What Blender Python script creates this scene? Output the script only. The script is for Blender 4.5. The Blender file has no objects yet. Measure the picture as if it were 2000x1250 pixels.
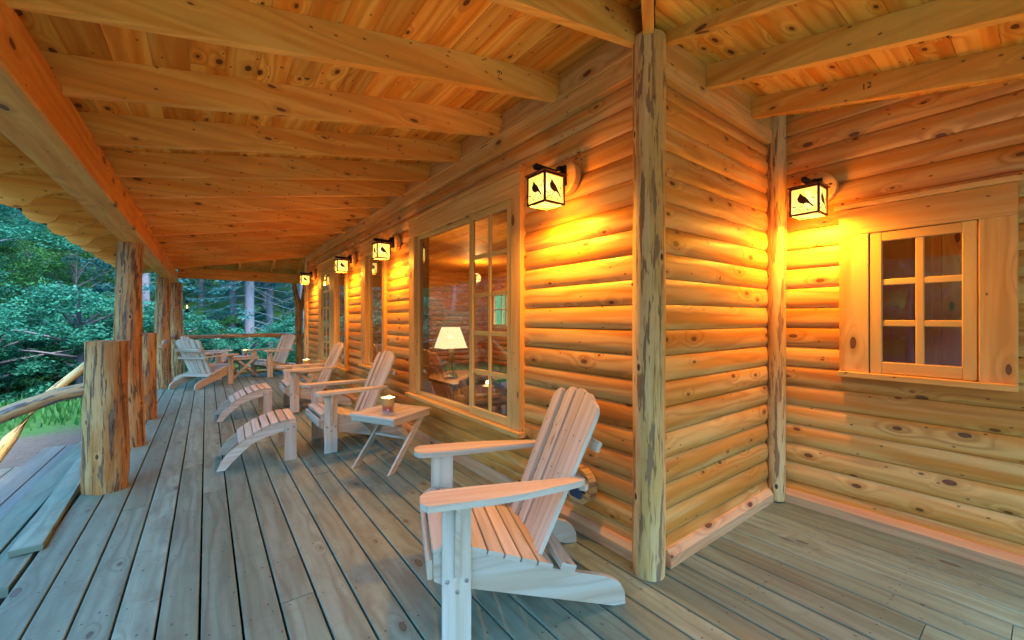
import bpy, bmesh, math, random
import numpy as np
from mathutils import Vector, Matrix
R = math.radians
random.seed(7)
S = bpy.context.scene
COL = S.collection

# ---------------------------------------------------------------- camera, sky, sun, exposure
cd = bpy.data.cameras.new("camera"); cam = bpy.data.objects.new("camera", cd); COL.objects.link(cam)
cam.location = (-1.8411, -1.2279, 1.28); cam.rotation_euler = (R(90), 0, -R(36.905))
cd.sensor_width = 36.0; cd.lens = 36.0 * 795 / 2000; cd.shift_y = -0.001
cd.clip_start = 0.02; cd.clip_end = 500
S.camera = cam
W = bpy.data.worlds.new("World"); S.world = W; W.use_nodes = True
wn = W.node_tree.nodes; wl = W.node_tree.links; wn.clear()
sky = wn.new("ShaderNodeTexSky"); sky.sky_type = 'NISHITA'; sky.sun_disc = False
sky.sun_elevation = R(52); sky.sun_rotation = R(168); sky.ozone_density = 3.0; sky.dust_density = 0.6
bg = wn.new("ShaderNodeBackground"); bg.inputs[1].default_value = 0.15
wo = wn.new("ShaderNodeOutputWorld")
tint = wn.new("ShaderNodeMix"); tint.data_type = 'RGBA'; tint.blend_type = 'MULTIPLY'; tint.inputs[0].default_value = 1; tint.inputs[7].default_value = (.64, .96, 1.10, 1)
wl.new(sky.outputs[0], tint.inputs[6]); wl.new(tint.outputs[2], bg.inputs[0]); wl.new(bg.outputs[0], wo.inputs[0])
sl = bpy.data.lights.new("sun", 'SUN'); sl.energy = 0.9; sl.angle = R(24); sl.color = (1.0, 0.96, 0.88)
so = bpy.data.objects.new("sun", sl); COL.objects.link(so)
SA, SE = R(168), R(52)
sd = Vector((math.sin(SA) * math.cos(SE), math.cos(SA) * math.cos(SE), math.sin(SE)))
so.rotation_euler = sd.to_track_quat('Z', 'Y').to_euler()
S.view_settings.view_transform = 'Standard'; S.view_settings.look = 'None'
S.view_settings.exposure = 3.6; S.view_settings.gamma = 1.0
S.render.engine = 'CYCLES'
S.cycles.use_denoising = True
S.cycles.max_bounces = 7; S.cycles.diffuse_bounces = 4; S.cycles.transparent_max_bounces = 16
S.cycles.sample_clamp_indirect = 6.0
LAMP = 8.2
LAMPCOL = (1.0, 0.395, 0.035)

# ---------------------------------------------------------------- materials
def newmat(name):
    m = bpy.data.materials.new(name); m.use_nodes = True
    n = m.node_tree.nodes; n.clear()
    o = n.new("ShaderNodeOutputMaterial")
    return m, n, m.node_tree.links, o
class NB:
    """tiny node expression helper"""
    def __init__(s, n, l): s.n = n; s.l = l
    def _in(s, sock, v):
        if v is None: return
        if isinstance(v, (int, float)): sock.default_value = v
        elif isinstance(v, (tuple, list)): sock.default_value = tuple(v) + ((1.0,) if len(v) == 3 and len(sock.default_value) == 4 else ())
        else: s.l.new(v, sock)
    def math(s, op, a, b=None, c=None, clamp=False):
        x = s.n.new("ShaderNodeMath"); x.operation = op; x.use_clamp = clamp
        s._in(x.inputs[0], a); s._in(x.inputs[1], b); s._in(x.inputs[2], c); return x.outputs[0]
    def xyz(s, a, b, c=0.0):
        x = s.n.new("ShaderNodeCombineXYZ"); s._in(x.inputs[0], a); s._in(x.inputs[1], b); s._in(x.inputs[2], c); return x.outputs[0]
    def noise(s, vec, scale=1, detail=2, rough=.5, dim='3D', dist=0.0):
        x = s.n.new("ShaderNodeTexNoise"); x.noise_dimensions = dim
        s._in(x.inputs['Vector'], vec); x.inputs['Scale'].default_value = scale; x.inputs['Detail'].default_value = detail
        x.inputs['Roughness'].default_value = rough; x.inputs['Distortion'].default_value = dist; return x.outputs[0]
    def mix(s, f, a, b, typ='MIX'):
        x = s.n.new("ShaderNodeMix"); x.data_type = 'RGBA'; x.blend_type = typ
        s._in(x.inputs[0], f); s._in(x.inputs[6], a); s._in(x.inputs[7], b); return x.outputs[2]
    def ss(s, v, lo, hi, o0=0.0, o1=1.0):
        x = s.n.new("ShaderNodeMapRange"); x.interpolation_type = 'SMOOTHSTEP'
        s._in(x.inputs[0], v); x.inputs[1].default_value = lo; x.inputs[2].default_value = hi
        x.inputs[3].default_value = o0; x.inputs[4].default_value = o1; return x.outputs[0]
def bsdf(n, l, o, col, rough=.6, metal=0.0, spec=.5, bump=None, bstr=.2, bdist=.002, coat=0.0, nb=None):
    b = n.new("ShaderNodeBsdfPrincipled")
    if isinstance(col, tuple): b.inputs['Base Color'].default_value = tuple(col) + (1,)
    else: l.new(col, b.inputs['Base Color'])
    if isinstance(rough, (int, float)): b.inputs['Roughness'].default_value = rough
    else: l.new(rough, b.inputs['Roughness'])
    b.inputs['Metallic'].default_value = metal
    b.inputs['Specular IOR Level'].default_value = spec
    b.inputs['Coat Weight'].default_value = coat
    if bump is not None:
        bp = n.new("ShaderNodeBump"); bp.inputs['Strength'].default_value = bstr; bp.inputs['Distance'].default_value = bdist
        l.new(bump, bp.inputs['Height']); l.new(bp.outputs[0], b.inputs['Normal'])
    l.new(b.outputs[0], o.inputs[0]); return b
def wood(name, pale, warm, grain, knot=(0.07, 0.022, 0.01), kd=.35, ks=(2.0, 6.5), kr=.055, freq=75, tint=.25, gstr=.5, rough=.55, spec=.35, stain=None, stainamt=0.0, coat=0.0, speck=0.0, wet=False):
    m, n, l, o = newmat(name); q = NB(n, l)
    uvn = n.new("ShaderNodeUVMap"); uvn.uv_map = "UVMap"
    sp = n.new("ShaderNodeSeparateXYZ"); l.new(uvn.outputs[0], sp.inputs[0]); u, v = sp.outputs[0], sp.outputs[1]
    at = n.new("ShaderNodeAttribute"); at.attribute_name = "rnd"; rnd = at.outputs['Fac']
    # knots
    kv = n.new("ShaderNodeTexVoronoi"); kv.voronoi_dimensions = '2D'; kv.feature = 'F1'
    wob = q.noise(q.xyz(q.math('MULTIPLY', u, 16), q.math('MULTIPLY', v, 22)), 1, 2, .6)
    wv = q.math('MULTIPLY', q.math('SUBTRACT', wob, .5), .05)
    l.new(q.xyz(q.math('ADD', q.math('MULTIPLY', u, ks[0]), wv), q.math('ADD', q.math('MULTIPLY', v, ks[1]), wv)), kv.inputs['Vector']); kv.inputs['Scale'].default_value = 1
    kd_ = kv.outputs['Distance']
    kc = n.new("ShaderNodeSeparateColor"); l.new(kv.outputs['Color'], kc.inputs[0])
    gate = q.math('LESS_THAN', kc.outputs[0], kd)
    size = q.math('ADD', q.math('MULTIPLY', kc.outputs[1], kr), kr * .45)
    rel = q.math('DIVIDE', kd_, size)
    kmask = q.math('MULTIPLY', q.ss(rel, 1.1, .8), gate)
    kring = q.math('MULTIPLY', q.ss(rel, 2.8, 1.0), gate)
    # grain phase bending round the knots
    bend = q.math('MULTIPLY', q.math('POWER', q.ss(rel, 7.0, .5), 2.0), q.math('MULTIPLY', gate, 9.0))
    low = q.noise(q.xyz(q.math('MULTIPLY', u, .9), q.math('MULTIPLY', v, 7.0), q.math('MULTIPLY', rnd, 9)), 1, 2, .5)
    ph = q.math('ADD', q.math('ADD', q.math('MULTIPLY', v, freq), q.math('MULTIPLY', low, 26.0)), bend)
    g = q.math('ADD', q.math('MULTIPLY', q.math('SINE', ph), .5), .5)
    g = q.math('POWER', g, 2.2)
    fib = q.noise(q.xyz(q.math('MULTIPLY', u, 5), q.math('MULTIPLY', v, 330)), 1, 2, .6)
    streak = q.noise(q.xyz(q.math('MULTIPLY', u, .7), q.math('MULTIPLY', v, 13), q.math('MULTIPLY', rnd, 5)), 1, 3, .55)
    c = q.mix(q.ss(streak, .38, .62), pale, warm)
    gm = q.math('MULTIPLY', g, q.math('MULTIPLY', q.ss(low, .3, .65, .35, 1.0), gstr))
    c = q.mix(gm, c, grain)
    c = q.mix(q.math('MULTIPLY', q.ss(fib, .35, .75), .22), c, grain)
    # per-board tint
    tv = q.math('ADD', q.math('MULTIPLY', rnd, tint), 1 - tint * .62)
    c = q.mix(1.0, c, q.xyz(tv, q.math('POWER', tv, 1.15), q.math('POWER', tv, 1.35)), 'MULTIPLY')
    if stain:
        st = q.noise(q.xyz(q.math('MULTIPLY', u, 3.2), q.math('MULTIPLY', v, 11), rnd), 1, 5, .62, dist=.6)
        c = q.mix(q.math('MULTIPLY', q.ss(st, .42, .78), stainamt), c, stain)
        st2 = q.noise(q.xyz(q.math('MULTIPLY', u, 9), q.math('MULTIPLY', v, 5)), 1, 4, .6, dist=1.5)
        c = q.mix(q.math('MULTIPLY', q.ss(st2, .5, .8), stainamt * .7), c, stain)
    if speck:
        s3 = n.new("ShaderNodeTexVoronoi"); s3.voronoi_dimensions = '2D'
        l.new(q.xyz(q.math('MULTIPLY', u, 9), q.math('MULTIPLY', v, 16)), s3.inputs['Vector']); s3.inputs['Scale'].default_value = 1
        sc3 = n.new("ShaderNodeSeparateColor"); l.new(s3.outputs['Color'], sc3.inputs[0])
        m3 = q.math('MULTIPLY', q.ss(s3.outputs['Distance'], .09, .05), q.math('LESS_THAN', sc3.outputs[0], speck))
        c = q.mix(q.math('MULTIPLY', m3, .8), c, knot)
    c = q.mix(q.math('MULTIPLY', kring, .45), c, tuple(.45 * a + .55 * b for a, b in zip(knot, warm)))
    c = q.mix(q.math('MULTIPLY', kmask, .95), c, q.mix(q.ss(rel, .55, .9), tuple(min(1, x * 1.9) for x in knot), knot))
    rg = q.math('ADD', q.math('MULTIPLY', fib, .18), rough - .09)
    if wet: rg = q.math('SUBTRACT', rg, q.math('MULTIPLY', q.ss(st, .42, .62), .28))
    h = q.math('ADD', q.math('MULTIPLY', fib, .6), q.math('ADD', q.math('MULTIPLY', g, .35), q.math('MULTIPLY', kmask, -.5)))
    bsdf(n, l, o, c, rg, spec=spec, bump=h, bstr=.28, bdist=.0012, coat=coat)
    return m
M = {}
M['pine'] = wood("pine_log_siding", (.78, .465, .135), (.70, .285, .04), (.45, .15, .02), knot=(.085, .028, .008), kd=.55, ks=(3.3, 6.4), kr=.07, tint=.30, gstr=.62, rough=.45, spec=.35, speck=.12)
M['pinec'] = wood("pine_ceiling", (.86, .48, .075), (.76, .27, .02), (.54, .16, .01), knot=(.07, .018, .006), kd=.62, ks=(3.4, 6.6), kr=.075, tint=.40, gstr=.65, rough=.6, spec=.2, speck=.10)
M['raft'] = wood("pine_rafter", (.86, .475, .085), (.78, .33, .04), (.54, .21, .025), knot=(.09, .03, .012), kd=.45, ks=(2.8, 7.5), kr=.06, tint=.2, gstr=.45, rough=.6, spec=.2, speck=.25, stain=(.36, .18, .04), stainamt=.15)
M['beam'] = wood("pine_beam", (.72, .38, .07), (.66, .27, .03), (.40, .14, .02), kd=.55, ks=(2.2, 5), kr=.08, tint=.1, rough=.55, spec=.25, stain=(.26, .12, .03), stainamt=.2, speck=.1)
M['trim'] = wood("pine_trim", (.76, .48, .15), (.69, .34, .07), (.48, .23, .05), knot=(.09, .03, .014), kd=.45, ks=(2.4, 6.0), kr=.08, tint=.15, gstr=.5, rough=.45, speck=.08)
M['base'] = wood("pink_pine_base", (.64, .43, .20), (.60, .30, .12), (.42, .18, .08), kd=.4, ks=(2.4, 6), kr=.075, tint=.15, gstr=.5)
M['sash'] = wood("window_sash_wood", (.70, .47, .14), (.66, .40, .10), (.52, .28, .07), kd=.0, tint=.08, gstr=.3, rough=.4)
M['deck'] = wood("treated_deck_board", (.215, .30, .205), (.175, .24, .155), (.105, .135, .085), knot=(.05, .045, .03), kd=.45, ks=(1.7, 4), kr=.05, tint=.36, gstr=.6, rough=.52, spec=.35, stain=(.11, .105, .07), stainamt=.55, speck=.08)
M['wet'] = wood("damp_plank", (.20, .20, .165), (.165, .155, .12), (.10, .095, .075), knot=(.07, .06, .05), kd=.3, ks=(1.6, 5), kr=.05, tint=.3, gstr=.4, rough=.36, spec=.6, stain=(.10, .11, .12), stainamt=.4)
M['cedar'] = wood("raw_cedar", (.62, .56, .41), (.57, .46, .30), (.42, .31, .19), knot=(.20, .11, .05), kd=.14, ks=(2.0, 7), kr=.05, freq=110, tint=.26, gstr=.5, rough=.65, spec=.25)
def logmat(name, pale, warm, dark, green, thr=.56, knotc=(.10, .045, .02), deepb=.5):
    m, n, l, o = newmat(name); q = NB(n, l)
    uvn = n.new("ShaderNodeUVMap"); uvn.uv_map = "UVMap"
    sp = n.new("ShaderNodeSeparateXYZ"); l.new(uvn.outputs[0], sp.inputs[0]); u, v = sp.outputs[0], sp.outputs[1]
    a = q.noise(q.xyz(q.math('MULTIPLY', u, 2.6), q.math('MULTIPLY', v, 26)), 1, 4, .6, dist=.25)
    b = q.noise(q.xyz(q.math('MULTIPLY', u, 1.2), q.math('MULTIPLY', v, 9)), 1, 3, .55)
    e = q.noise(q.xyz(q.math('MULTIPLY', u, 9), q.math('MULTIPLY', v, 90)), 1, 3, .6)
    c = q.mix(q.ss(b, .4, .6), pale, warm)
    c = q.mix(q.math('MULTIPLY', q.ss(e, .45, .7), .35), c, dark)
    c = q.mix(q.ss(a, thr, thr + .03), c, q.mix(q.ss(e, .4, .6), dark, green))
    kv = n.new("ShaderNodeTexVoronoi"); kv.voronoi_dimensions = '2D'
    l.new(q.xyz(q.math('MULTIPLY', u, 3.4), q.math('MULTIPLY', v, 6.5)), kv.inputs['Vector']); kv.inputs['Scale'].default_value = 1
    kc = n.new("ShaderNodeSeparateColor"); l.new(kv.outputs['Color'], kc.inputs[0])
    g = q.math('LESS_THAN', kc.outputs[0], .3)
    halo = q.math('MULTIPLY', q.ss(kv.outputs['Distance'], .16, .09), g)
    km = q.math('MULTIPLY', q.ss(kv.outputs['Distance'], .075, .05), g)
    c = q.mix(q.math('MULTIPLY', halo, .7), c, pale); c = q.mix(km, c, knotc)
    ck = q.noise(q.xyz(q.math('MULTIPLY', u, 1.1), q.math('MULTIPLY', v, 38)), 1, 2, .5)
    ckm = q.math('MULTIPLY', q.ss(q.math('ABSOLUTE', q.math('SUBTRACT', ck, .5)), .012, .003), q.ss(b, .46, .52))
    c = q.mix(q.math('MULTIPLY', ckm, .8), c, tuple(x * .4 for x in dark))
    h = q.math('ADD', q.math('MULTIPLY', q.ss(a, thr, thr + .03), .8), q.math('ADD', q.math('MULTIPLY', e, .4), q.math('MULTIPLY', b, 1.2)))
    bsdf(n, l, o, c, .6, spec=.25, bump=h, bstr=.7, bdist=.004); return m
M['peeled'] = logmat("peeled_log", (.70, .49, .20), (.62, .36, .10), (.36, .17, .05), (.25, .165, .085), .54)
M['bark'] = logmat("half_peeled_log", (.50, .30, .10), (.44, .17, .035), (.13, .055, .02), (.20, .14, .075), .52)
M['grail'] = logmat("rough_rail_log", (.50, .29, .11), (.42, .17, .05), (.13, .07, .035), (.22, .20, .17), .52)
def simple(name, col, rough=.5, metal=0.0, spec=.5, var=.0, scale=20):
    m, n, l, o = newmat(name); q = NB(n, l)
    tc = n.new("ShaderNodeTexCoord")
    ns = q.noise(tc.outputs['Object'], scale, 3, .6)
    dk = tuple(x * (1 - var) for x in col)
    c = q.mix(ns, dk, col)
    bsdf(n, l, o, c, q.math('ADD', q.math('MULTIPLY', ns, .15), rough - .07), metal=metal, spec=spec); return m
M['bronze'] = simple("bronze_metal", (.11, .045, .022), .5, .5, .4, .3, 40)
M['black'] = simple("black_iron", (.015, .013, .012), .5, .4, .4, .3, 40)
M['bolt'] = simple("zinc_bolt", (.6, .62, .65), .25, 1.0, .5, .1, 60)
M['bucket'] = simple("galvanised_bucket", (.5, .5, .5), .35, .9, .5, .25, 30)
M['blueplas'] = simple("blue_grey_outlet_cover", (.035, .085, .17), .4, 0, .5, .2, 20)
M['wax'] = simple("candle_wax", (.75, .62, .45), .5, 0, .4, .1, 20)
M['dkwood'] = simple("dark_interior_furniture", (.13, .06, .03), .4, 0, .5, .4, 8)
M['screw'] = simple("screw_head", (.05, .045, .035), .5, .5, .4, .2, 60)
M['ink'] = simple("stamp_ink", (.05, .035, .03), .8, 0, .1, .2, 60)
M['joist'] = simple("dark_joist", (.05, .04, .03), .8, 0, .2, .4, 8)
M['roofing'] = simple("roof_underlay", (.05, .045, .04), .8, 0, .2, .4, 8)
M['chimneyglass'] = simple("lantern_glass", (.6, .6, .55), .1, 0, .5, .1, 8)
def emis(name, col, st, mixt=None, two=None):
    m, n, l, o = newmat(name); q = NB(n, l)
    e = n.new("ShaderNodeEmission"); e.inputs[1].default_value = st
    if two:
        tc = n.new("ShaderNodeTexCoord"); ns = q.noise(tc.outputs['Object'], 9, 3, .55)
        l.new(q.mix(q.ss(ns, .35, .65), col, two), e.inputs[0])
    else: e.inputs[0].default_value = tuple(col) + (1,)
    if mixt is not None:
        t = n.new("ShaderNodeBsdfTransparent"); t.inputs[0].default_value = (1, .86, .55, 1)
        x = n.new("ShaderNodeMixShader"); x.inputs[0].default_value = mixt
        l.new(e.outputs[0], x.inputs[1]); l.new(t.outputs[0], x.inputs[2]); l.new(x.outputs[0], o.inputs[0])
    else: l.new(e.outputs[0], o.inputs[0])
    return m
M['shade'] = emis("amber_art_glass", (1.0, .60, .10), .19, .3, (1.0, .74, .20))
M['lampshade'] = emis("lit_parchment_shade", (1.0, .74, .38), .2, .1)
M['bulb'] = emis("bulb", (1.0, .8, .45), 1.2)
M['flame'] = emis("flame", (1.0, .55, .15), 1.0)
def glassmat():
    m, n, l, o = newmat("window_glass")
    t = n.new("ShaderNodeBsdfTransparent"); t.inputs[0].default_value = (.86, .87, .85, 1)
    g = n.new("ShaderNodeBsdfGlossy"); g.inputs['Roughness'].default_value = 0.008; g.inputs[0].default_value = (.95, .93, .88, 1)
    f = n.new("ShaderNodeLayerWeight"); f.inputs[0].default_value = .5
    q = NB(n, l); ff = q.math('ADD', q.math('MULTIPLY', q.math('POWER', f.outputs['Facing'], 3.2), 1.0), .06, clamp=True)
    x = n.new("ShaderNodeMixShader"); l.new(ff, x.inputs[0]); l.new(t.outputs[0], x.inputs[1]); l.new(g.outputs[0], x.inputs[2]); l.new(x.outputs[0], o.inputs[0])
    return m
M['glass'] = glassmat()
def groundmat():
    m, n, l, o = newmat("yard_ground"); q = NB(n, l)
    tc = n.new("ShaderNodeTexCoord"); P = tc.outputs['Object']
    sp = n.new("ShaderNodeSeparateXYZ"); l.new(P, sp.inputs[0])
    n1 = q.noise(P, .6, 4, .6); n2 = q.noise(P, 7, 5, .65); n3 = q.noise(P, 40, 3, .6)
    dirt = q.mix(n2, (.045, .038, .03), (.13, .11, .09)); dirt = q.mix(q.ss(n3, .55, .75), dirt, (.07, .055, .04))
    gr = q.mix(n2, (.02, .06, .015), (.05, .14, .03))
    # bare earth near the cabin, grass beyond
    dist = q.math('ADD', sp.outputs[1], q.math('MULTIPLY', sp.outputs[0], -.35))
    f = q.ss(q.math('ADD', dist, q.math('MULTIPLY', n1, 2.5)), 10.6, 11.6)
    c = q.mix(f, dirt, gr)
    bsdf(n, l, o, c, .85, spec=.2, bump=q.math('ADD', n2, q.math('MULTIPLY', n3, .4)), bstr=.8, bdist=.05); return m
M['ground'] = groundmat()
def leafmat(name, a, b, tr=.4):
    m, n, l, o = newmat(name); q = NB(n, l)
    at = n.new("ShaderNodeAttribute"); at.attribute_name = "rnd"
    oi = n.new("ShaderNodeObjectInfo")
    tc = n.new("ShaderNodeTexCoord"); ns = q.noise(tc.outputs['Object'], .8, 2, .5)
    f = q.math('ADD', q.math('MULTIPLY', at.outputs['Fac'], .6), q.math('MULTIPLY', ns, .5), clamp=True)
    c = q.mix(f, tuple(x * .6 for x in a), b)
    c = q.mix(q.math('MULTIPLY', oi.outputs['Random'], .45), c, tuple(x * .55 for x in a))
    p = n.new("ShaderNodeBsdfPrincipled"); l.new(c, p.inputs['Base Color']); p.inputs['Roughness'].default_value = .5; p.inputs['Specular IOR Level'].default_value = .35
    t = n.new("ShaderNodeBsdfTranslucent"); l.new(c, t.inputs[0])
    x = n.new("ShaderNodeMixShader"); x.inputs[0].default_value = tr
    l.new(p.outputs[0], x.inputs[1]); l.new(t.outputs[0], x.inputs[2]); l.new(x.outputs[0], o.inputs[0]); return m
M['needle'] = leafmat("spruce_needles", (.018, .115, .115), (.05, .24, .22))
M['leafa'] = leafmat("broad_leaves", (.015, .13, .085), (.045, .26, .14))
M['leafb'] = leafmat("yellow_green_leaves", (.03, .18, .05), (.12, .32, .06))
M['grass'] = leafmat("grass_blades", (.03, .15, .035), (.08, .28, .06))
M['trunk'] = simple("grey_bark", (.21, .19, .20), .85, 0, .2, .6, 14)
M['twig'] = simple("bare_twig", (.13, .16, .15), .85, 0, .2, .4, 14)

# ---------------------------------------------------------------- mesh builder
def V3(p): return np.array(p, float)
class MB:
    def __init__(s): s.V = []; s.F = []; s.UV = []; s.RN = []; s.MI = []
    def face(s, idx, uv, rn=0.5, mi=0): s.F.append(idx); s.UV.append(uv); s.RN.append(rn); s.MI.append(mi)
    def prism(s, prof, O, L, A, B, rn=None, mi=0, caps=True, uo=None):
        """extrude closed 2-D profile (a,b) from O along vector L; grain runs along L"""
        O = V3(O); L = V3(L); A = V3(A); B = V3(B); n = len(prof); Ln = float(np.linalg.norm(L))
        rn = random.random() if rn is None else rn
        uo = (random.random() * 60, random.random() * 60) if uo is None else uo
        b0 = len(s.V)
        for k in (0, 1):
            for a, b in prof: s.V.append(tuple(O + A * a + B * b + L * k))
        per = [0.0]
        for i in range(n):
            p, q_ = prof[i], prof[(i + 1) % n]; per.append(per[-1] + math.hypot(p[0] - q_[0], p[1] - q_[1]))
        for i in range(n):
            j = (i + 1) % n
            s.face([b0 + i, b0 + j, b0 + n + j, b0 + n + i], [(uo[0], uo[1] + per[i]), (uo[0], uo[1] + per[i + 1]), (uo[0] + Ln, uo[1] + per[i + 1]), (uo[0] + Ln, uo[1] + per[i])], rn, mi)
        if caps:
            cu = [(uo[0] + a, uo[1] + b) for a, b in prof]
            s.face([b0 + i for i in range(n)][::-1], cu[::-1], rn * .5, mi); s.face([b0 + n + i for i in range(n)], cu, rn * .5, mi)
    def board(s, O, L, A, B, w, t, c=.003, rn=None, mi=0):
        """board with corner O, running along L, width w along unit A, thickness t along unit B, chamfer c"""
        c = min(c, w * .3, t * .3)
        s.prism([(c, 0), (w - c, 0), (w, c), (w, t - c), (w - c, t), (c, t), (0, t - c), (0, c)], O, L, A, B, rn, mi)
    def box(s, x0, x1, y0, y1, z0, z1, g='x', c=.003, rn=None, mi=0):
        if g == 'x': s.board((x0, y0, z0), (x1 - x0, 0, 0), (0, 1, 0), (0, 0, 1), y1 - y0, z1 - z0, c, rn, mi)
        elif g == 'y': s.board((x0, y0, z0), (0, y1 - y0, 0), (1, 0, 0), (0, 0, 1), x1 - x0, z1 - z0, c, rn, mi)
        else: s.board((x0, y0, z0), (0, 0, z1 - z0), (1, 0, 0), (0, 1, 0), x1 - x0, y1 - y0, c, rn, mi)
    def plate(s, out, O, A, B, N, c=0.0, rn=None, mi=0, uo=None):
        """flat board cut to an outline (a,b); grain along A; thickness vector N"""
        O = V3(O); A = V3(A); B = V3(B); N = V3(N); n = len(out); rn = random.random() if rn is None else rn
        uo = (random.random() * 60, random.random() * 60) if uo is None else uo
        b0 = len(s.V); T = float(np.linalg.norm(N))
        for k in (0, 1):
            for a, b in out: s.V.append(tuple(O + A * a + B * b + N * k))
        cu = [(uo[0] + a, uo[1] + b) for a, b in out]
        s.face([b0 + i for i in range(n)][::-1], cu[::-1], rn, mi); s.face([b0 + n + i for i in range(n)], cu, rn, mi)
        for i in range(n):
            j = (i + 1) % n; p, q_ = cu[i], cu[j]
            s.face([b0 + i, b0 + j, b0 + n + j, b0 + n + i], [p, q_, (q_[0], q_[1] + T), (p[0], p[1] + T)], rn, mi)
    def tube(s, pts, rad, n=14, wob=0.0, seed=0, flat=1.0, rn=None, mi=0, capr=True):
        pts = [V3(p) for p in pts]; rn = random.random() if rn is None else rn
        rg = random.Random(seed); ph = [rg.random() * 6.28 for _ in range(6)]
        uo = (rg.random() * 60, rg.random() * 60); b0 = len(s.V); m = len(pts); ul = 0.0; us = []
        for k, p in enumerate(pts):
            d = pts[min(k + 1, m - 1)] - pts[max(k - 1, 0)]; d = d / (np.linalg.norm(d) + 1e-9)
            ref = V3((0, 0, 1)) if abs(d[2]) < .8 else V3((1, 0, 0))
            a = np.cross(ref, d); a /= np.linalg.norm(a); b = np.cross(d, a)
            if k: ul += float(np.linalg.norm(p - pts[k - 1]))
            us.append(ul)
            r = rad[k] if isinstance(rad, (list, tuple)) else rad
            for i in range(n):
                t = 2 * math.pi * i / n
                w = 1 + wob * (math.sin(2 * t + ph[0] + ul * 1.3) * .5 + math.sin(3 * t + ph[1] - ul * 2.1) * .35 + math.sin(5 * t + ph[2] + ul * 3.7) * .2 + math.sin(ul * 7 + ph[3] + t) * .35)
                s.V.append(tuple(p + a * math.cos(t) * r * w + b * math.sin(t) * r * w))
        r0 = rad[0] if isinstance(rad, (list, tuple)) else rad
        for k in range(m - 1):
            for i in range(n):
                j = (i + 1) % n
                v0, v1 = 2 * math.pi * r0 * i / n, 2 * math.pi * r0 * (i + 1) / n
                s.face([b0 + k * n + i, b0 + k * n + j, b0 + (k + 1) * n + j, b0 + (k + 1) * n + i],
                       [(uo[0] + us[k], uo[1] + v0), (uo[0] + us[k], uo[1] + v1), (uo[0] + us[k + 1], uo[1] + v1), (uo[0] + us[k + 1], uo[1] + v0)], rn, mi)
        for k, base in ((0, b0), (1, b0 + (m - 1) * n)):
            ids = [base + i for i in range(n)]; cu = [(uo[0] + 3 + r0 * math.cos(6.283 * i / n), uo[1] + 3 + r0 * math.sin(6.283 * i / n)) for i in range(n)]
            s.face(ids[::-1] if k == 0 else ids, cu[::-1] if k == 0 else cu, rn, mi)
    def lathe(s, prof, c=(0, 0, 0), n=24, rn=.5, mi=0, axis='z'):
        b0 = len(s.V); m = len(prof)
        for r, z in prof:
            for i in range(n):
                t = 2 * math.pi * i / n
                p = (r * math.cos(t), r * math.sin(t), z)
                if axis == 'x': p = (z, r * math.cos(t), r * math.sin(t))
                if axis == 'y': p = (r * math.cos(t), z, r * math.sin(t))
                s.V.append((c[0] + p[0], c[1] + p[1], c[2] + p[2]))
        for k in range(m - 1):
            for i in range(n):
                j = (i + 1) % n
                s.face([b0 + k * n + i, b0 + k * n + j, b0 + (k + 1) * n + j, b0 + (k + 1) * n + i], [(i / n, k / m), ((i + 1) / n, k / m), ((i + 1) / n, (k + 1) / m), (i / n, (k + 1) / m)], rn, mi)
        for k, base in ((0, b0), (1, b0 + (m - 1) * n)):
            ids = [base + i for i in range(n)]; cu = [(.2 * math.cos(6.283 * i / n), .2 * math.sin(6.283 * i / n)) for i in range(n)]
            s.face(ids[::-1] if k == 0 else ids, cu, rn, mi)
    def build(s, name, mats, parent=None, org=(0, 0, 0), smooth=32):
        me = bpy.data.meshes.new(name)
        o_ = V3(org); me.from_pydata([tuple(V3(v) - o_) for v in s.V], [], s.F)
        uv = me.uv_layers.new(name="UVMap")
        flat = [x for f in s.UV for p in f for x in p]; uv.data.foreach_set("uv", flat)
        at = me.attributes.new("rnd", 'FLOAT', 'FACE'); at.data.foreach_set("value", [float(r) for r in s.RN])
        if not isinstance(mats, (list, tuple)): mats = [mats]
        for m_ in mats: me.materials.append(m_)
        me.polygons.foreach_set("material_index", s.MI)
        bm = bmesh.new(); bm.from_mesh(me); bmesh.ops.recalc_face_normals(bm, faces=bm.faces); bm.to_mesh(me); bm.free()
        if smooth:
            me.polygons.foreach_set("use_smooth", [True] * len(me.polygons)); me.set_sharp_from_angle(angle=R(smooth))
        o = bpy.data.objects.new(name, me); COL.objects.link(o)
        if parent: o.parent = parent
        return o
def tag(o, label=None, cat=None, group=None, kind=None):
    if label: o["label"] = label
    if cat: o["category"] = cat
    if group: o["group"] = group
    if kind: o["kind"] = kind
    return o
def thing(name, label, cat, loc=(0, 0, 0), rz=0.0, group=None):
    o = bpy.data.objects.new(name, None); COL.objects.link(o); o.location = loc; o.rotation_euler = (0, 0, rz); o.empty_display_size = .1
    return tag(o, label, cat, group)
def kids(o): return [c for c in bpy.data.objects if c.parent == o]
def dup(root, loc, rz, label, group=None):
    r = root.copy(); COL.objects.link(r); r.location = loc; r.rotation_euler = (0, 0, rz); r["label"] = label
    if group: r["group"] = group
    for ch in kids(root):
        c = ch.copy(); COL.objects.link(c); c.parent = r
        for g in kids(ch):
            d = g.copy(); COL.objects.link(d); d.parent = c
    return r

# ---------------------------------------------------------------- key dimensions
XC = 1.454            # x of the right-hand wall
YE = 8.87             # far end of the long wall
YD = 10.05            # far edge of the deck
XD = -2.58            # outer edge of the deck
LOGH = .135
def zA(x): return 2.85 + .19 * x
def zB(y): return 2.735 + .22 * y

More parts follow.
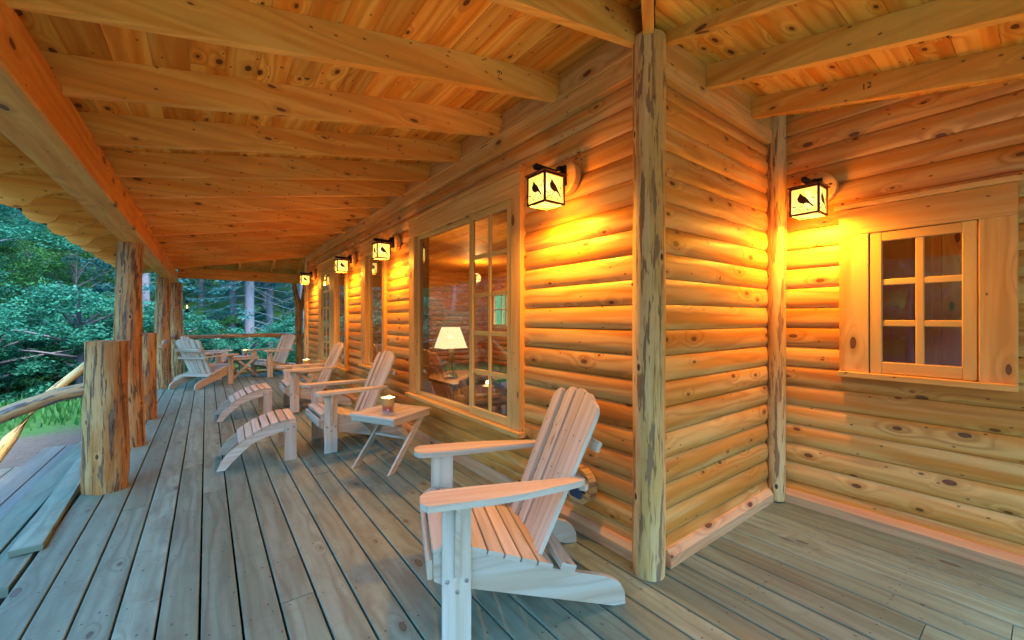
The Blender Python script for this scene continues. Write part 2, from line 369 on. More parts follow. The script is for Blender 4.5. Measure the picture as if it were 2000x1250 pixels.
# ---------------------------------------------------------------- ground, deck
def gz(x, y):
    d = math.hypot(x + 2, y - 2)
    z = -.55
    rr = max(0, d - 13)
    z += .05 * min(rr, 7) + .42 * max(0, d - 19)
    if x > 2: z -= max(0, min(x - 2, 12)) * .02
    return z + .05 * math.sin(x * .9 + 1) * math.cos(y * .7)
gm = MB(); N = 90; xs = [-70 + 140 * i / N for i in range(N + 1)]; ys = [-60 + 130 * i / N for i in range(N + 1)]
for j in range(N + 1):
    for i in range(N + 1): gm.V.append((xs[i], ys[j], min(gz(xs[i], ys[j]), 17)))
for j in range(N):
    for i in range(N):
        a = j * (N + 1) + i; gm.face([a, a + 1, a + N + 2, a + N + 1], [(0, 0)] * 4)
tag(gm.build("ground", M['ground'], smooth=180), "bare earth yard rising into a grassy wooded slope", kind="structure")

dk = MB(); w = .1345; pitch = .1436
nb_ = 0; x = XD + .003
while x < 4.2:
    y = -4.2 - random.random() * 2; x1 = x + w
    yend = YD if x1 < .4 else (-.045 if x1 < XC + .1 else -.045)
    segs = []
    first = True
    while y < yend:
        ln = random.uniform(3.2, 5.2); y2 = min(y + ln, yend)
        if yend - y2 < .5: y2 = yend
        if x > -.02 and x1 <= .4 and False: pass
        segs.append((y, y2)); y = y2 + .003
    for a, b in segs:
        # boards that reach the long wall stop at the house; those past the corner run toward the short wall
        if x1 > .02:
            b = min(b, .04)
            if a > b - .05: continue
        dk.board((x, a, -.035), (0, b - a, 0), (1, 0, 0), (0, 0, 1), w, .035 + random.uniform(-.0012, .0012), .0028)
    x += pitch
# the strip of deck beyond the far end of the house
x = .06
while x < 3:
    dk.board((x, YE + .1, -.035), (0, YD - YE - .1, 0), (1, 0, 0), (0, 0, 1), w, .035, .004); x += pitch
x = XD + .003
while x < 1.6:
    yy = -1.98 + .4
    while yy < 6.5:
        if (x < -.1 and yy > -2) or (x >= -.1 and yy < -.1):
            for dx in (.028, .106):
                cx_, cy_ = x + dx + random.uniform(-.004, .004), yy + random.uniform(-.006, .006); k = len(dk.V); r_ = .0042
                dk.V += [(cx_ + r_ * math.cos(t * 1.0472), cy_ + r_ * math.sin(t * 1.0472), .0018) for t in range(6)]; dk.face(list(range(k, k + 6)), [(0, 0)] * 6, .5, 1)
        yy += .4
    x += pitch
deck = tag(dk.build("deck", [M['deck'], M['screw']]), "grey green treated porch deck boards running along the cabin", kind="structure")
js = MB()
y = -4.0
while y < 10: js.box(XD + .05, 3.9 if y < 0 else .0, y, y + .045, -.2, -.039, 'x', rn=.3); y += .4
js.box(XD + .0, XD + .04, -4, YD - .02, -.22, -.038, 'y'); js.box(XD, 3, YD - .06, YD - .02, -.22, -.038, 'x')
js.box(XD + .02, 4, -4, YD - .1, -.3, -.28, 'y')
tag(js.build("deck_framing", M['joist']), kind="structure")

# ---------------------------------------------------------------- cabin
cabin = thing("log_cabin", "new honey coloured pine log cabin with a deep covered porch", "cabin")
def logprof(h, d=.017, n=14):
    pr = [(-.02, 0)]
    for i in range(n + 1):
        t = i / n; a = (1 - abs(2 * t - 1) ** 3.0) * (1.0 - .22 * t)
        pr.append((a * d, h * (.004 + .992 * t)))
    pr.append((-.02, h)); return pr
def course(mb, O, L, Nn, h, first=False):
    mb.prism(logprof(h), O, L, Nn, (0, 0, 1))
def log_wall(name, along, face, x_or_y, a0, a1, holes, ztop, label):
    """along 'x'/'y'; outward normal face; holes: (a0,a1,z0,z1) window openings"""
    mb = MB(); z = .007; k = 0
    nrm = face; ax = V3((0, 1, 0)) if along == 'y' else V3((1, 0, 0))
    base = V3((x_or_y, 0, 0)) if along == 'y' else V3((0, x_or_y, 0))
    while z < ztop - .02:
        h = min(LOGH, ztop - z); zm = z + h / 2
        cuts = sorted([(c0, c1) for c0, c1, z0, z1 in holes if z0 < zm < z1])
        segs = []; p = a0
        for c0, c1 in cuts: segs.append((p, c0)); p = c1
        segs.append((p, a1))
        for s0, s1 in segs:
            if s1 - s0 < .02: continue
            # long courses are made of two logs butted together
            if s1 - s0 > 3.6:
                m_ = s0 + (s1 - s0) * random.uniform(.3, .7); parts = [(s0, m_ - .001), (m_ + .001, s1)]
            else: parts = [(s0, s1)]
            for q0, q1 in parts:
                h2 = h - .0025
                course(mb, base + ax * q0 + V3((0, 0, z + .0012)), ax * (q1 - q0), nrm, h2)
        z += LOGH; k += 1
    # backing sheet pieces (inner face of the wall)
    inn = -.13
    zs = [0.0] + sorted({c for h_ in holes for c in h_[2:]}) + [ztop]
    for za, zb in zip(zs[:-1], zs[1:]):
        if zb - za < .01: continue
        zm = (za + zb) / 2; cuts = sorted([(c0, c1) for c0, c1, z0, z1 in holes if z0 < zm < z1]); p = a0; segs = []
        for c0, c1 in cuts: segs.append((p, c0)); p = c1
        segs.append((p, a1))
        for s0, s1 in segs:
            if s1 - s0 < .01: continue
            O = base + ax * s0 + V3((0, 0, za)) + V3(nrm) * inn
            mb.prism([(0, 0), (-inn - .018, 0), (-inn - .018, zb - za), (0, zb - za)], O, ax * (s1 - s0), nrm, (0, 0, 1))
    o = mb.build(name, M['pine'], cabin); o["label"] = label; return o
HA = [(1.06, 3.06, .44, 2.34), (3.85, 4.81, .60, 2.34), (5.6, 7.62, .44, 2.34)]
log_wall("log_wall", 'y', (-1, 0, 0), 0.0, .06, YE, HA, 2.56, "long rounded log siding wall with three windows")
log_wall("log_wall", 'x', (0, -1, 0), 0.0, .05, XC - .01, [], 2.51, "short blank log siding wall between two upright logs")
HC = [(-1.12, -.40, .95, 1.97)]
log_wall("log_wall", 'y', (-1, 0, 0), XC, -3.6, -.06, HC, 2.95, "log siding wall with the small six pane window")
# plates, ledgers, baseboards
tb = MB()
tb.box(-.045, .02, .06, YE, 2.562, 2.70, 'y', rn=.6); tb.box(-.036, .02, .07, YE, 2.70, 2.87, 'y', rn=.35)
tb.box(-.062, -.0455, .07, YE, 2.672, 2.694, 'y', rn=.7)
tb.box(-.02, XC - .02, -.045, .02, 2.512, 2.60, 'x', rn=.5); tb.box(-.02, XC - .02, -.036, .02, 2.60, 2.76, 'x', rn=.3)
tb.build("wall_plate", M['trim'], cabin)
bb = MB()
def basebd(O, L, Nn): bb.prism([(0, 0), (.05, 0), (.05, .055), (.028, .085), (0, .09)], O, L, Nn, (0, 0, 1))
basebd((-.002, .05, .001), (0, YE - .05, 0), (-1, 0, 0)); basebd((.06, -.002, .001), (XC - .12, 0, 0), (0, -1, 0)); basebd((XC - .002, -3.6, .001), (0, 3.55, 0), (-1, 0, 0))
bb.build("baseboard", M['base'], cabin)
def wobpost(name, x, y, z0, z1, r, mat, parent, seed, label=None, lean=0.0, wob=.05, taper=0.0, n=20, org=(0, 0, 0)):
    mb = MB(); k = max(4, int((z1 - z0) / .12)); rg = random.Random(seed); ph = rg.random() * 6
    pts = []; rad = []
    for i in range(k + 1):
        t = i / k; z = z0 + (z1 - z0) * t
        pts.append((x + lean * (math.sin(z * 1.7 + ph)), y + lean * math.cos(z * 1.3 + ph), z)); rad.append(r * (1 - taper * t + .02 * math.sin(z * 5 + ph)))
    rad[0] *= .94; mb.tube(pts, rad, n, wob, seed)
    # branch stubs
    for s_ in range(int((z1 - z0) * 2.2)):
        z = rg.uniform(z0 + .1, z1 - .1); t = rg.random() * 6.28; rr = r * .9
        p = (x + math.cos(t) * rr, y + math.sin(t) * rr, z); q_ = (x + math.cos(t) * (rr + r * .16), y + math.sin(t) * (rr + r * .16), z + .006)
        mb.tube([p, q_], [r * .15, r * .10], 7, 0, s_)
    o = mb.build(name, M[mat], parent, org, 50)
    if label: o["label"] = label
    return o
wobpost("corner_post", -.052, .002, .0, 2.69, .08, 'peeled', cabin, 3, "peeled corner log with grey bark streaks", wob=.02)
wobpost("corner_post", XC - .075, -.048, .012, 2.78, .06, 'peeled', cabin, 5, "thin peeled log in the inner corner", wob=.03)
wobpost("corner_post", -.0, YE + .02, .0, 2.70, .085, 'peeled', cabin, 6, "peeled log at the far corner of the long wall", wob=.04)

# windows -------------------------------------------------
def window(origin, along, out, W_, z0, z1, layout, label, casw=(.12, .12), headh=.17, tall_cas=None, sill_over=.02):
    """origin at lower near corner of opening on wall face plane; along = unit vector of growing a; out = outward normal"""
    ax = V3(along); nn = V3(out); O = V3(origin)
    root = bpy.data.objects.new("window", None); COL.objects.link(root); root.parent = cabin; root.empty_display_size = .1
    root["label"] = label
    def P(a, n_, z): return O + ax * a + nn * n_ + V3((0, 0, z))
    def bar(mb, a0, a1, n0, n1, za, zb, g, c=.003, rn=None):
        if g == 'z': mb.board(P(a0, n0, za), (0, 0, zb - za), ax, nn, a1 - a0, n1 - n0, c, rn)
        else: mb.board(P(a0, n0, za), ax * (a1 - a0), (0, 0, 1), nn, zb - za, n1 - n0, c, rn)
    cl, cr = casw
    mb = MB()
    bar(mb, 0, cl, .0, .05, z0 + .03, z1 - headh, 'z'); bar(mb, W_ - cr, W_, .0, .05, z0 + .03, z1 - headh, 'z')
    bar(mb, 0, W_, .0, .052, z1 - headh + .001, z1, 'a'); bar(mb, -.02, W_ + .02, .0, .075, z1 + .001, z1 + .03, 'a')
    # jamb liner (reveal) from the casing back into the wall
    i0, i1 = cl - .002, W_ - cr + .002; zi0, zi1 = z0 + .031, z1 - headh
    bar(mb, i0 - .02, i0, -.13, -.001, zi0, zi1, 'z'); bar(mb, i1, i1 + .02, -.13, -.001, zi0, zi1, 'z')
    bar(mb, i0 - .02, i1 + .02, -.13, -.002, zi1 + .001, zi1 + .02, 'a')
    mb.build("casing", M['trim'], root)
    mb = MB(); bar(mb, -sill_over, W_ + sill_over, -.13, .085, z0 - .005, z0 + .03, 'a'); mb.build("sill", M['trim'], root)
    for (a0, a1, cols, rows, fixed, dep) in layout:
        mb = MB(); fw = .035 if fixed else .055; n0, n1 = (dep - .03, dep) ; za, zb = zi0 + .002, zi1 - .002
        bar(mb, a0, a0 + fw, n0, n1, za, zb, 'z', .004); bar(mb, a1 - fw, a1, n0, n1, za, zb, 'z', .004)
        bar(mb, a0 + fw, a1 - fw, n0, n1 - .0005, za, za + fw * (1.25 if not fixed else 1), 'a', .004); bar(mb, a0 + fw, a1 - fw, n0, n1 - .0005, zb - fw, zb, 'a', .004)
        gz0, gz1 = za + fw, zb - fw; ga0, ga1 = a0 + fw, a1 - fw; mw = .036
        for c_ in range(1, cols):
            a = ga0 + (ga1 - ga0) * c_ / cols; bar(mb, a - mw / 2, a + mw / 2, n0 + .004, n1 - .006, gz0, gz1, 'z', .004)
        for r_ in range(1, rows):
            z = gz0 + (gz1 - gz0) * r_ / rows; bar(mb, ga0, ga1, n0 + .006, n1 - .008, z - mw / 2, z + mw / 2, 'a', .004)
        mb.build("sash", M['sash'], root)
        mb = MB(); bar(mb, ga0 - .01, ga1 + .01, n0 + .011, n0 + .015, gz0 - .01, gz1 + .01, 'a', .0001); mb.build("pane", M['glass'], root, smooth=0)
    return root
window((0, 1.06, 0), (0, 1, 0), (-1, 0, 0), 2.0, .44, 2.34, [(.118, .72, 2, 5, False, .042), (.722, 1.86, 1, 1, True, .012)], "largest window, picture pane beside a ten light sash", casw=(.115, .14))
window((0, 3.85, 0), (0, 1, 0), (-1, 0, 0), .96, .60, 2.34, [(.08, .76, 1, 1, True, .012)], "narrow single pane window beyond the big one", casw=(.08, .20))
window((0, 5.6, 0), (0, 1, 0), (-1, 0, 0), 2.02, .44, 2.34, [(.09, .77, 1, 1, True, .012), (1.1, 1.74, 2, 5, False, .042)], "farthest window, plain pane and ten light sash", casw=(.09, .28))
mu = MB(); mu.box(-.045, .1, 6.37, 6.70, .47, 2.17, 'z'); mu.build("mullion", M['trim'], cabin)
window((XC, -1.12, 0), (0, 1, 0), (-1, 0, 0), .72, .92, 1.97, [(.135, .57, 2, 3, False, .045)], "small six pane window in the right hand wall", casw=(.13, .145), headh=.165, sill_over=.0)

# interior shell -----------------------------------------
it = MB()
def iwall_x(x, y0, y1, holes=()):
    z = 0.0
    while z < 2.6:
        cuts = sorted([(c0, c1) for c0, c1, a, b in holes if a < z + .07 < b]); p = y0; segs = []
        for c0, c1 in cuts: segs.append((p, c0)); p = c1
        segs.append((p, y1))
        for s0, s1 in segs: it.prism(logprof(LOGH - .002, .028, 6), (x, s0, z), (0, s1 - s0, 0), (-1, 0, 0), (0, 0, 1))
        z += LOGH
def iwall_y(y, x0, x1, f):
    z = 0.0
    while z < 2.6: it.prism(logprof(LOGH - .002, .028, 6), (x0, y, z), (x1 - x0, 0, 0), (0, f, 0), (0, 0, 1)); z += LOGH
iwall_x(4.6, -3.6, YE, [(6.9, 8.1, 1.1, 2.0)]); iwall_y(YE - .15, .15, 4.6, -1); iwall_y(-3.5, XC + .15, 4.6, 1); iwall_y(.14, XC + .14, 4.6, -1)
it.build("interior_wall", M['pine'], cabin)
it = MB(); yk = -3.4
while yk < .1: it.box(3.0, 3.03, yk, min(yk + .18, .12), .02, 2.569, 'z'); yk += .182
it.build("interior_partition", M['trim'], cabin)
it = MB(); it.box(2.96, 2.999, -.62, -.52, .02, 2.05, 'z'); it.box(2.96, 2.999, .02, .11, .02, 2.05, 'z'); it.box(2.955, 2.999, -.62, .11, 2.051, 2.15, 'y'); it.box(2.975, 2.999, -.519, .019, .03, 2.04, 'z')
it.build("interior_door", M['sash'], cabin)
it = MB(); it.box(.13, 4.6, .13, YE - .1, -.03, .02, 'y'); it.box(XC + .13, 4.6, -3.6, .129, -.03, .02, 'y'); it.build("interior_floor", M['dkwood'], cabin)
it = MB()
x = .13
while x < 4.6: it.box(x, x + .136, .13, YE, 2.57, 2.59, 'y'); it.box(max(x, XC + .1), max(x, XC + .1) + .136, -3.6, .129, 2.57, 2.59, 'y'); x += .138
it.build("interior_ceiling", M['pinec'], cabin)
it = MB()
for za, zb in ((1.08, 1.13), (1.52, 1.55), (1.97, 2.02)): it.box(4.52, 4.56, 6.86, 8.14, za, zb, 'y')
for ya, yb in ((6.86, 6.92), (7.28, 7.31), (7.48, 7.54), (7.7, 7.73), (8.08, 8.14)): it.box(4.515, 4.565, ya, yb, 1.08, 2.02, 'z')
it.build("interior_window_frame", M['sash'], cabin)
ib = MB()
for k in range(7): 
    y = 3.0 + k * .09; ib.tube([(2.9, y, 2.25), (2.9, y + random.uniform(-.03, .03), 2.42), (2.9, y + random.uniform(-.05, .05), 2.56)], .012, 6, .1, k)
ib.tube([(2.9, 2.9, 2.25), (2.9, 3.75, 2.26)], .025, 8, .1, 3); ib.build("loft_railing", M['dkwood'], cabin)

# roof ----------------------------------------------------
rf = MB(); t_ = .02
def strip(p0, p1, w, slopev, sh0=0.0, sh1=0.0):
    """ceiling board from p0 to p1; sh0/sh1 slant its two ends for the hips"""
    L = V3(p1) - V3(p0); Ln = float(np.linalg.norm(L)); d = L / Ln; a = 0.0; W_ = float(np.linalg.norm(slopev)); wu = V3(slopev) / W_
    while a < Ln - .01:
        b = min(Ln, a + random.uniform(1.6, 3.6))
        if Ln - b < .4: b = Ln
        e0 = sh0 if a == 0.0 else 0; e1 = sh1 if b == Ln else 0; q1, q2 = a + .0006, b - .0006; g = .002
        rf.plate([(q1, 0), (q2, 0), (q2 + e1, W_), (q1 + e0, W_)], V3(p0) + V3((0, 0, .003)), d, wu, (0, 0, t_))
        rf.plate([(q1, g), (q2, g), (q2 + e1, W_ - g), (q1 + e0, W_ - g)], V3(p0), d, wu, (0, 0, .0029), rn=None)
        rf.RN[-6:] = [rf.RN[-12]] * 6; 
        a = b
pw = .136; x = 0.0
while x > -3.05:
    x2 = x - pw; strip((x, x / 1.5, zA(x)), (x, YE + .06 - .68 * x, zA(x)), pw, (-pw, 0, -.19 * pw), -pw / 1.5, .68 * pw); x = x2
y = 0.0
while y > -3.0:
    strip((y * 1.5, y, zB(y)), (XC, y, zB(y)), pw, (0, -pw, -.22 * pw), -pw * 1.5, 0); y -= pw
y = YE + .06
while y < 10.5:
    zz = 2.85 - .28 * (y - YE - .06); strip((-(y - YE - .06) / .68, y, zz), (3.0, y, zz), pw, (0, pw, -.28 * pw), -pw / .68, 0); y += pw
rf.build("roof", M['pinec'], cabin)
ro = MB()
ro.prism([(0, 0), (3.12, -.19 * 3.12), (3.12, -.19 * 3.12 + .03), (0, .03)], (.0, -3.1, 2.885), (0, 13.75, 0), (-1, 0, 0), (0, 0, 1))
ro.prism([(0, 0), (3.05, -.22 * 3.05), (3.05, -.22 * 3.05 + .03), (0, .03)], (-3.0, .0, 2.93), (7.6, 0, 0), (0, -1, 0), (0, 0, 1))
ro.box(0, 5, 0, 10.6, 2.93, 2.96, 'x'); ro.box(-3.16, -3.135, -3.1, 10.65, 2.24, 2.30, 'y')
ro.build("roof_deck", M['roofing'], cabin)
# rafters
raftobjs = {}
def arc(cx_, cz_, r, a0, a1, n): return [(cx_ + r * math.cos(a0 + (a1 - a0) * i / n), cz_ + r * math.sin(a0 + (a1 - a0) * i / n)) for i in range(n + 1)]
def rafterA(y, h=.165, x0=-.037, w=.042, hipstop=None, tail=True, lab=None):
    """a = distance outward (-x)"""
    top = lambda a: zA(-a) - .001; bot = lambda a: top(a) - h
    a1 = 3.02; out = [(-x0, top(-x0))]
    if hipstop is not None: out = [(hipstop, top(hipstop))]
    out.append((a1, top(a1)))
    # scalloped tail: rounded nose, then a concave arch back to the beam
    out += [(a1 + .012, top(a1) - .04), (a1 + .005, bot(a1) + .02), (a1 - .03, bot(a1) - .025), (a1 - .08, bot(a1) - .042), (a1 - .13, bot(a1) - .035), (a1 - .17, bot(a1) - .01)]
    for i in range(1, 10):
        t = i / 10; a = a1 - .17 - t * .32; out.append((a, bot(a) + .052 * math.sin(math.pi * t) - .008 * (1 - t)))
    out.append((2.51, bot(2.51)))
    st = hipstop if hipstop is not None else -x0
    out.append((st, bot(st)))
    mb = MB(); mb.plate(out, (0, y, 0), (-1, 0, 0), (0, 0, 1), (0, w, 0))
    o = mb.build("rafter", M['raft'], cabin, smooth=0); return o
ry = [.03, .67, 1.30, 1.92, 2.545, 3.16, 3.76, 4.40, 5.02, 5.64, 6.26, 6.88, 7.5, 8.1, 8.86]
for k, y in enumerate(ry): raftobjs[k] = rafterA(y)
for y in (-.6, -1.22, -1.84, -2.45): rafterA(y, hipstop=-y * 1.5 + .06)
def rafterB(x, h=.13, z_off=0.0, w=.042, y0=.037):
    top = lambda a: zB(-a) - .001 + z_off
    mb = MB(); mb.plate([(y0, top(y0)), (3.0, top(3.0)), (3.0, top(3.0) - h), (y0, top(y0) - h)], (x, 0, 0), (0, -1, 0), (0, 0, 1), (w, 0, 0))
    return mb.build("rafter", M['raft'], cabin, smooth=0)
rafterB(.0, .12, .06, y0=.06); rb1 = rafterB(.437); rb2 = rafterB(1.010)
for x in (-.6, -1.2, -1.8, -2.4): 
    mb = MB(); a0 = -x / 1.5 + .06; mb.plate([(a0, zB(-a0)), (3, zB(-3)), (3, zB(-3) - .13), (a0, zB(-a0) - .13)], (x, 0, 0), (0, -1, 0), (0, 0, 1), (.042, 0, 0)); mb.build("rafter", M['raft'], cabin, smooth=0)
mb = MB(); dd = V3((-.832, -.555, 0)); mb.plate([(.0, 2.68), (.0, 2.90), (3.6, 2.86 - .145 * 3.6), (3.6, 2.66 - .145 * 3.6)], (-.06, .028, 0), dd, (0, 0, 1), (.0283, -.0425, 0)); h_ = mb.build("rafter", M['raft'], cabin, smooth=0); h_["label"] = "diagonal hip rafter above the corner log"
# far hip jack rafters
for x in (-1.85, -1.25, -.62, -.05, .5):
    y0 = max(YE + .06, YE + .06 - x * .68) + .05
    zt = lambda yy: 2.85 - .28 * (yy - YE - .06) - .002
    mb = MB(); mb.plate([(y0, zt(y0)), (10.6, zt(10.6)), (10.6, zt(10.6) - .13), (y0, zt(y0) - .13)], (x, 0, 0), (0, 1, 0), (0, 0, 1), (.042, 0, 0)); mb.build("rafter", M['raft'], cabin, smooth=0)
# beams
bm_ = MB(); bm_.box(-2.52, -2.33, -2.52, 10.18, 2.045, 2.272, 'y', c=.008, rn=.6); b_ = bm_.build("eave_beam", M['beam'], cabin); b_["label"] = "long squared beam under the eave"
bm_ = MB(); bm_.box(-2.328, .30, 10.0, 10.16, 2.165, 2.385, 'x', c=.006, rn=.8); b_ = bm_.build("eave_beam", M['beam'], cabin); b_["label"] = "shorter beam across the far end of the porch"
bm_ = MB(); bm_.box(-2.3, 4, -2.52, -2.35, 2.03, 2.19, 'x', c=.006); bm_.build("eave_beam", M['beam'], cabin)
# lumber stamps on rafters
def mark(txt, parent, loc, rot, size):
    cu = bpy.data.curves.new("lumber_mark", 'FONT'); cu.body = txt; cu.size = size; cu.extrude = .0004; cu.align_x = 'CENTER'
    t = bpy.data.objects.new("tmp_text", cu); COL.objects.link(t); bpy.context.view_layer.update()
    me = bpy.data.meshes.new_from_object(t.evaluated_get(bpy.context.evaluated_depsgraph_get())); bpy.data.objects.remove(t); bpy.data.curves.remove(cu)
    me.name = "lumber_mark"; me.materials.clear(); me.materials.append(M['ink'])
    o = bpy.data.objects.new("lumber_mark", me); COL.objects.link(o); o.parent = parent; o.location = loc; o.rotation_euler = rot; return o
for k, xx in ((1, -.52), (3, -.62), (4, -.70), (5, -.78)):
    mark("E-1", raftobjs[k], (xx, ry[k] - .001, zA(xx) - .085), (R(90), R(90), 0), .045)
mark("12", rb2, (1.009, -.62, zB(-.62) - .075), (R(90), 0, R(-90)), .045)

# ---------------------------------------------------------------- porch posts
for (x, y, r, z1, sd_, lab, lean) in ((-2.45, 4.37, .105, 2.05, 11, "upright porch log beside the two cut stumps", .02), (-2.47, 8.66, .115, 2.05, 12, "upright porch log behind the far left chair", .02), (-2.36, 10.14, .13, 2.05, 13, "thick porch log at the far left corner", .015)):
    wobpost("porch_post", x, y, -.03, z1, r, 'bark', cabin, sd_, lab, lean, .09, .08)
# forked post at the far right end
fp = MB()
fp.tube([(.02, 10.1, -.03), (.03, 10.1, .5), (.01, 10.1, 1.1), (.02, 10.1, 1.5), (-.05, 10.1, 1.85), (-.10, 10.1, 2.17)], [.10, .09, .085, .085, .06, .055], 14, .1, 4)
fp.tube([(.03, 10.1, 1.45), (.09, 10.1, 1.7), (.13, 10.1, 1.95), (.16, 10.1, 2.17)], [.07, .055, .055, .05], 12, .1, 5)
o = fp.build("porch_post", M['bark'], cabin, smooth=50); o["label"] = "forked porch log at the far end of the wall"

# ---------------------------------------------------------------- railings, stairs, planks
def wavylog(mb, p0, p1, r0, r1, seed, amp=.02, n=10, wob=.08, sag=0.0):
    rg = random.Random(seed); pts = []; rad = []; a, b = rg.random() * 6, rg.random() * 6
    for i in range(n + 1):
        t = i / n; p = V3(p0) * (1 - t) + V3(p1) * t
        p = p + V3((amp * math.sin(t * 5 + a), amp * .5 * math.sin(t * 7 + b), amp * math.sin(t * 6 + b) - sag * 4 * t * (1 - t)))
        pts.append(p); rad.append((r0 * (1 - t) + r1 * t) * (1 + .06 * math.sin(t * 17 + a)))
    mb.tube(pts, rad, 14, wob, seed)
er = thing("end_railing", "rough log railing across the far end of the porch", "railing", (0, 10.1, 0))
mb = MB(); wavylog(mb, (-2.3, 10.1, .90), (.02, 10.1, .875), .045, .05, 21, .012); wavylog(mb, (.0, 10.1, .87), (.9, 10.1, .86), .05, .045, 22, .012)
mb.build("rail", M['grail'], er, (0, 10.1, 0), 50)
mb = MB(); mb.box(-2.2, -.9, 10.03, 10.16, .0, .075, 'x'); wavylog(mb, (-1.35, 10.06, .035), (.5, 10.06, .03), .05, .05, 23, .003); mb.build("curb_log", M['trim'], er, (0, 10.1, 0), 50)
lr = thing("side_railing", "short dark log rail between the two far left porch logs", "railing", (-2.45, 9, 0))
mb = MB(); wavylog(mb, (-2.42, 6.2 + .0, .62), (-2.44, 8.62, .82), .035, .04, 24, .015); 
mb2 = MB(); wavylog(mb2, (-2.44, 8.65, .84), (-2.40, 10.1, .93), .035, .045, 25, .01); mb2.build("rail", M['grail'], lr, (-2.45, 9, 0), 50)
mb3 = MB(); wavylog(mb3, (-2.45, 8.0, .76), (-2.45, 8.6, .86), .04, .05, 26, .01); mb3.build("rail", M['grail'], lr, (-2.45, 9, 0), 50)
s1 = wobpost("newel_stump", -2.445, 3.05, .0, 1.115, .134, 'bark', None, 31, None, .006, .11, .05, 26, (-2.445, 3.05, 0)); s1.location = (-2.445, 3.05, 0)
tag(s1, "stout half peeled stump post nearest on the deck edge, log rail running into it", "stump post", "cut stump posts at the head of the steps")
s2 = wobpost("newel_stump", -2.47, 5.75, .0, 1.10, .118, 'bark', None, 32, None, .004, .06, .03, 22, (-2.47, 5.75, 0)); s2.location = (-2.47, 5.75, 0)
tag(s2, "second cut stump post, standing behind the tall near porch log", "stump post", "cut stump posts at the head of the steps")
r1 = MB(); pts = [(-2.33, 3.02, .80), (-2.5, 3.03, .775), (-2.7, 3.04, .735), (-2.88, 3.07, .66), (-3.05, 3.10, .58), (-3.3, 3.1, .42), (-3.7, 3.1, .22), (-4.1, 3.1, .02)]
r1.tube(pts, [.038, .05, .05, .052, .052, .054, .055, .055], 14, .07, 41)
h1 = r1.build("handrail", M['grail'], None, (-3, 3.1, .5), 50); h1.location = (-3, 3.1, .5); tag(h1, "dark bent log handrail sloping down from the nearest stump post", "handrail", "log handrails of the steps")
r2 = MB(); r2.tube([(-2.52, 5.72, 1.02), (-2.75, 5.65, .93), (-2.95, 5.62, .76), (-3.3, 5.6, .385), (-3.55, 5.6, -.02), (-3.8, 5.6, -.5)], [.032, .038, .042, .046, .055, .06], 14, .08, 42)
h2 = r2.build("handrail", M['peeled'], None, (-3.2, 5.6, 0), 50); h2.location = (-3.2, 5.6, 0); tag(h2, "pale peeled log handrail farther off, dropping behind the dark one", "handrail", "log handrails of the steps")
st = thing("steps", "weathered plank steps going down off the left deck edge", "steps", (-2.9, 3.4, -.5))
for i, (xa, xb, zt, ya, yb) in enumerate(((-2.74, -2.60, -.004, 1.78, 5.6), (-2.90, -2.755, -.006, 2.25, 5.6), (-3.12, -2.93, -.17, 2.0, 5.6), (-3.30, -3.13, -.172, 2.3, 5.6), (-3.52, -3.33, -.34, 2.1, 5.6), (-3.72, -3.53, -.342, 2.5, 5.6))):
    mb = MB(); mb.box(xa, xb, ya, yb, zt - .045, zt, 'y'); o = mb.build("tread", M['deck'] if i < 2 else M['wet'], st, (-2.9, 3.4, -.5))
for yy in (2.7, 4.1, 5.5):
    mb = MB(); mb.plate([(-2.6, -.25), (-2.9, -.25), (-2.9, -.24), (-2.92, -.39), (-3.32, -.39), (-3.34, -.55), (-3.72, -.55), (-3.72, -.9), (-2.6, -.9)], (0, yy, 0), (1, 0, 0), (0, 0, 1), (0, .04, 0))
    mb.build("stringer", M['joist'], st, (-2.9, 3.4, -.5), 0)
pk = MB(); d_ = V3((-.10, 2.6, 0)); d_ /= np.linalg.norm(d_); aa = V3((d_[1], -d_[0], 0))
pk.board((-2.69, 2.13, .002), d_ * 2.5, aa, (0, 0, 1), .125, .034, .003, .8)
lo = pk.build("loose_plank", M['deck'], None, (-2.65, 3.3, 0)); lo.location = (-2.65, 3.3, 0)
tag(lo, "pale loose plank lying along the left deck edge", "plank")
pk = MB(); d_ = V3((.28, 3.0, 0)); d_ /= np.linalg.norm(d_); aa = V3((d_[1], -d_[0], 0))
pk.board((-3.62, 2.6, -.335), d_ * 2.6, aa, (0, 0, 1), .14, .035, .003, .2)
lo = pk.build("loose_plank", M['wet'], None, (-3.5, 3.8, -.33)); lo.location = (-3.5, 3.8, -.33)
tag(lo, "bluish wet plank lying askew on the lower steps", "plank")

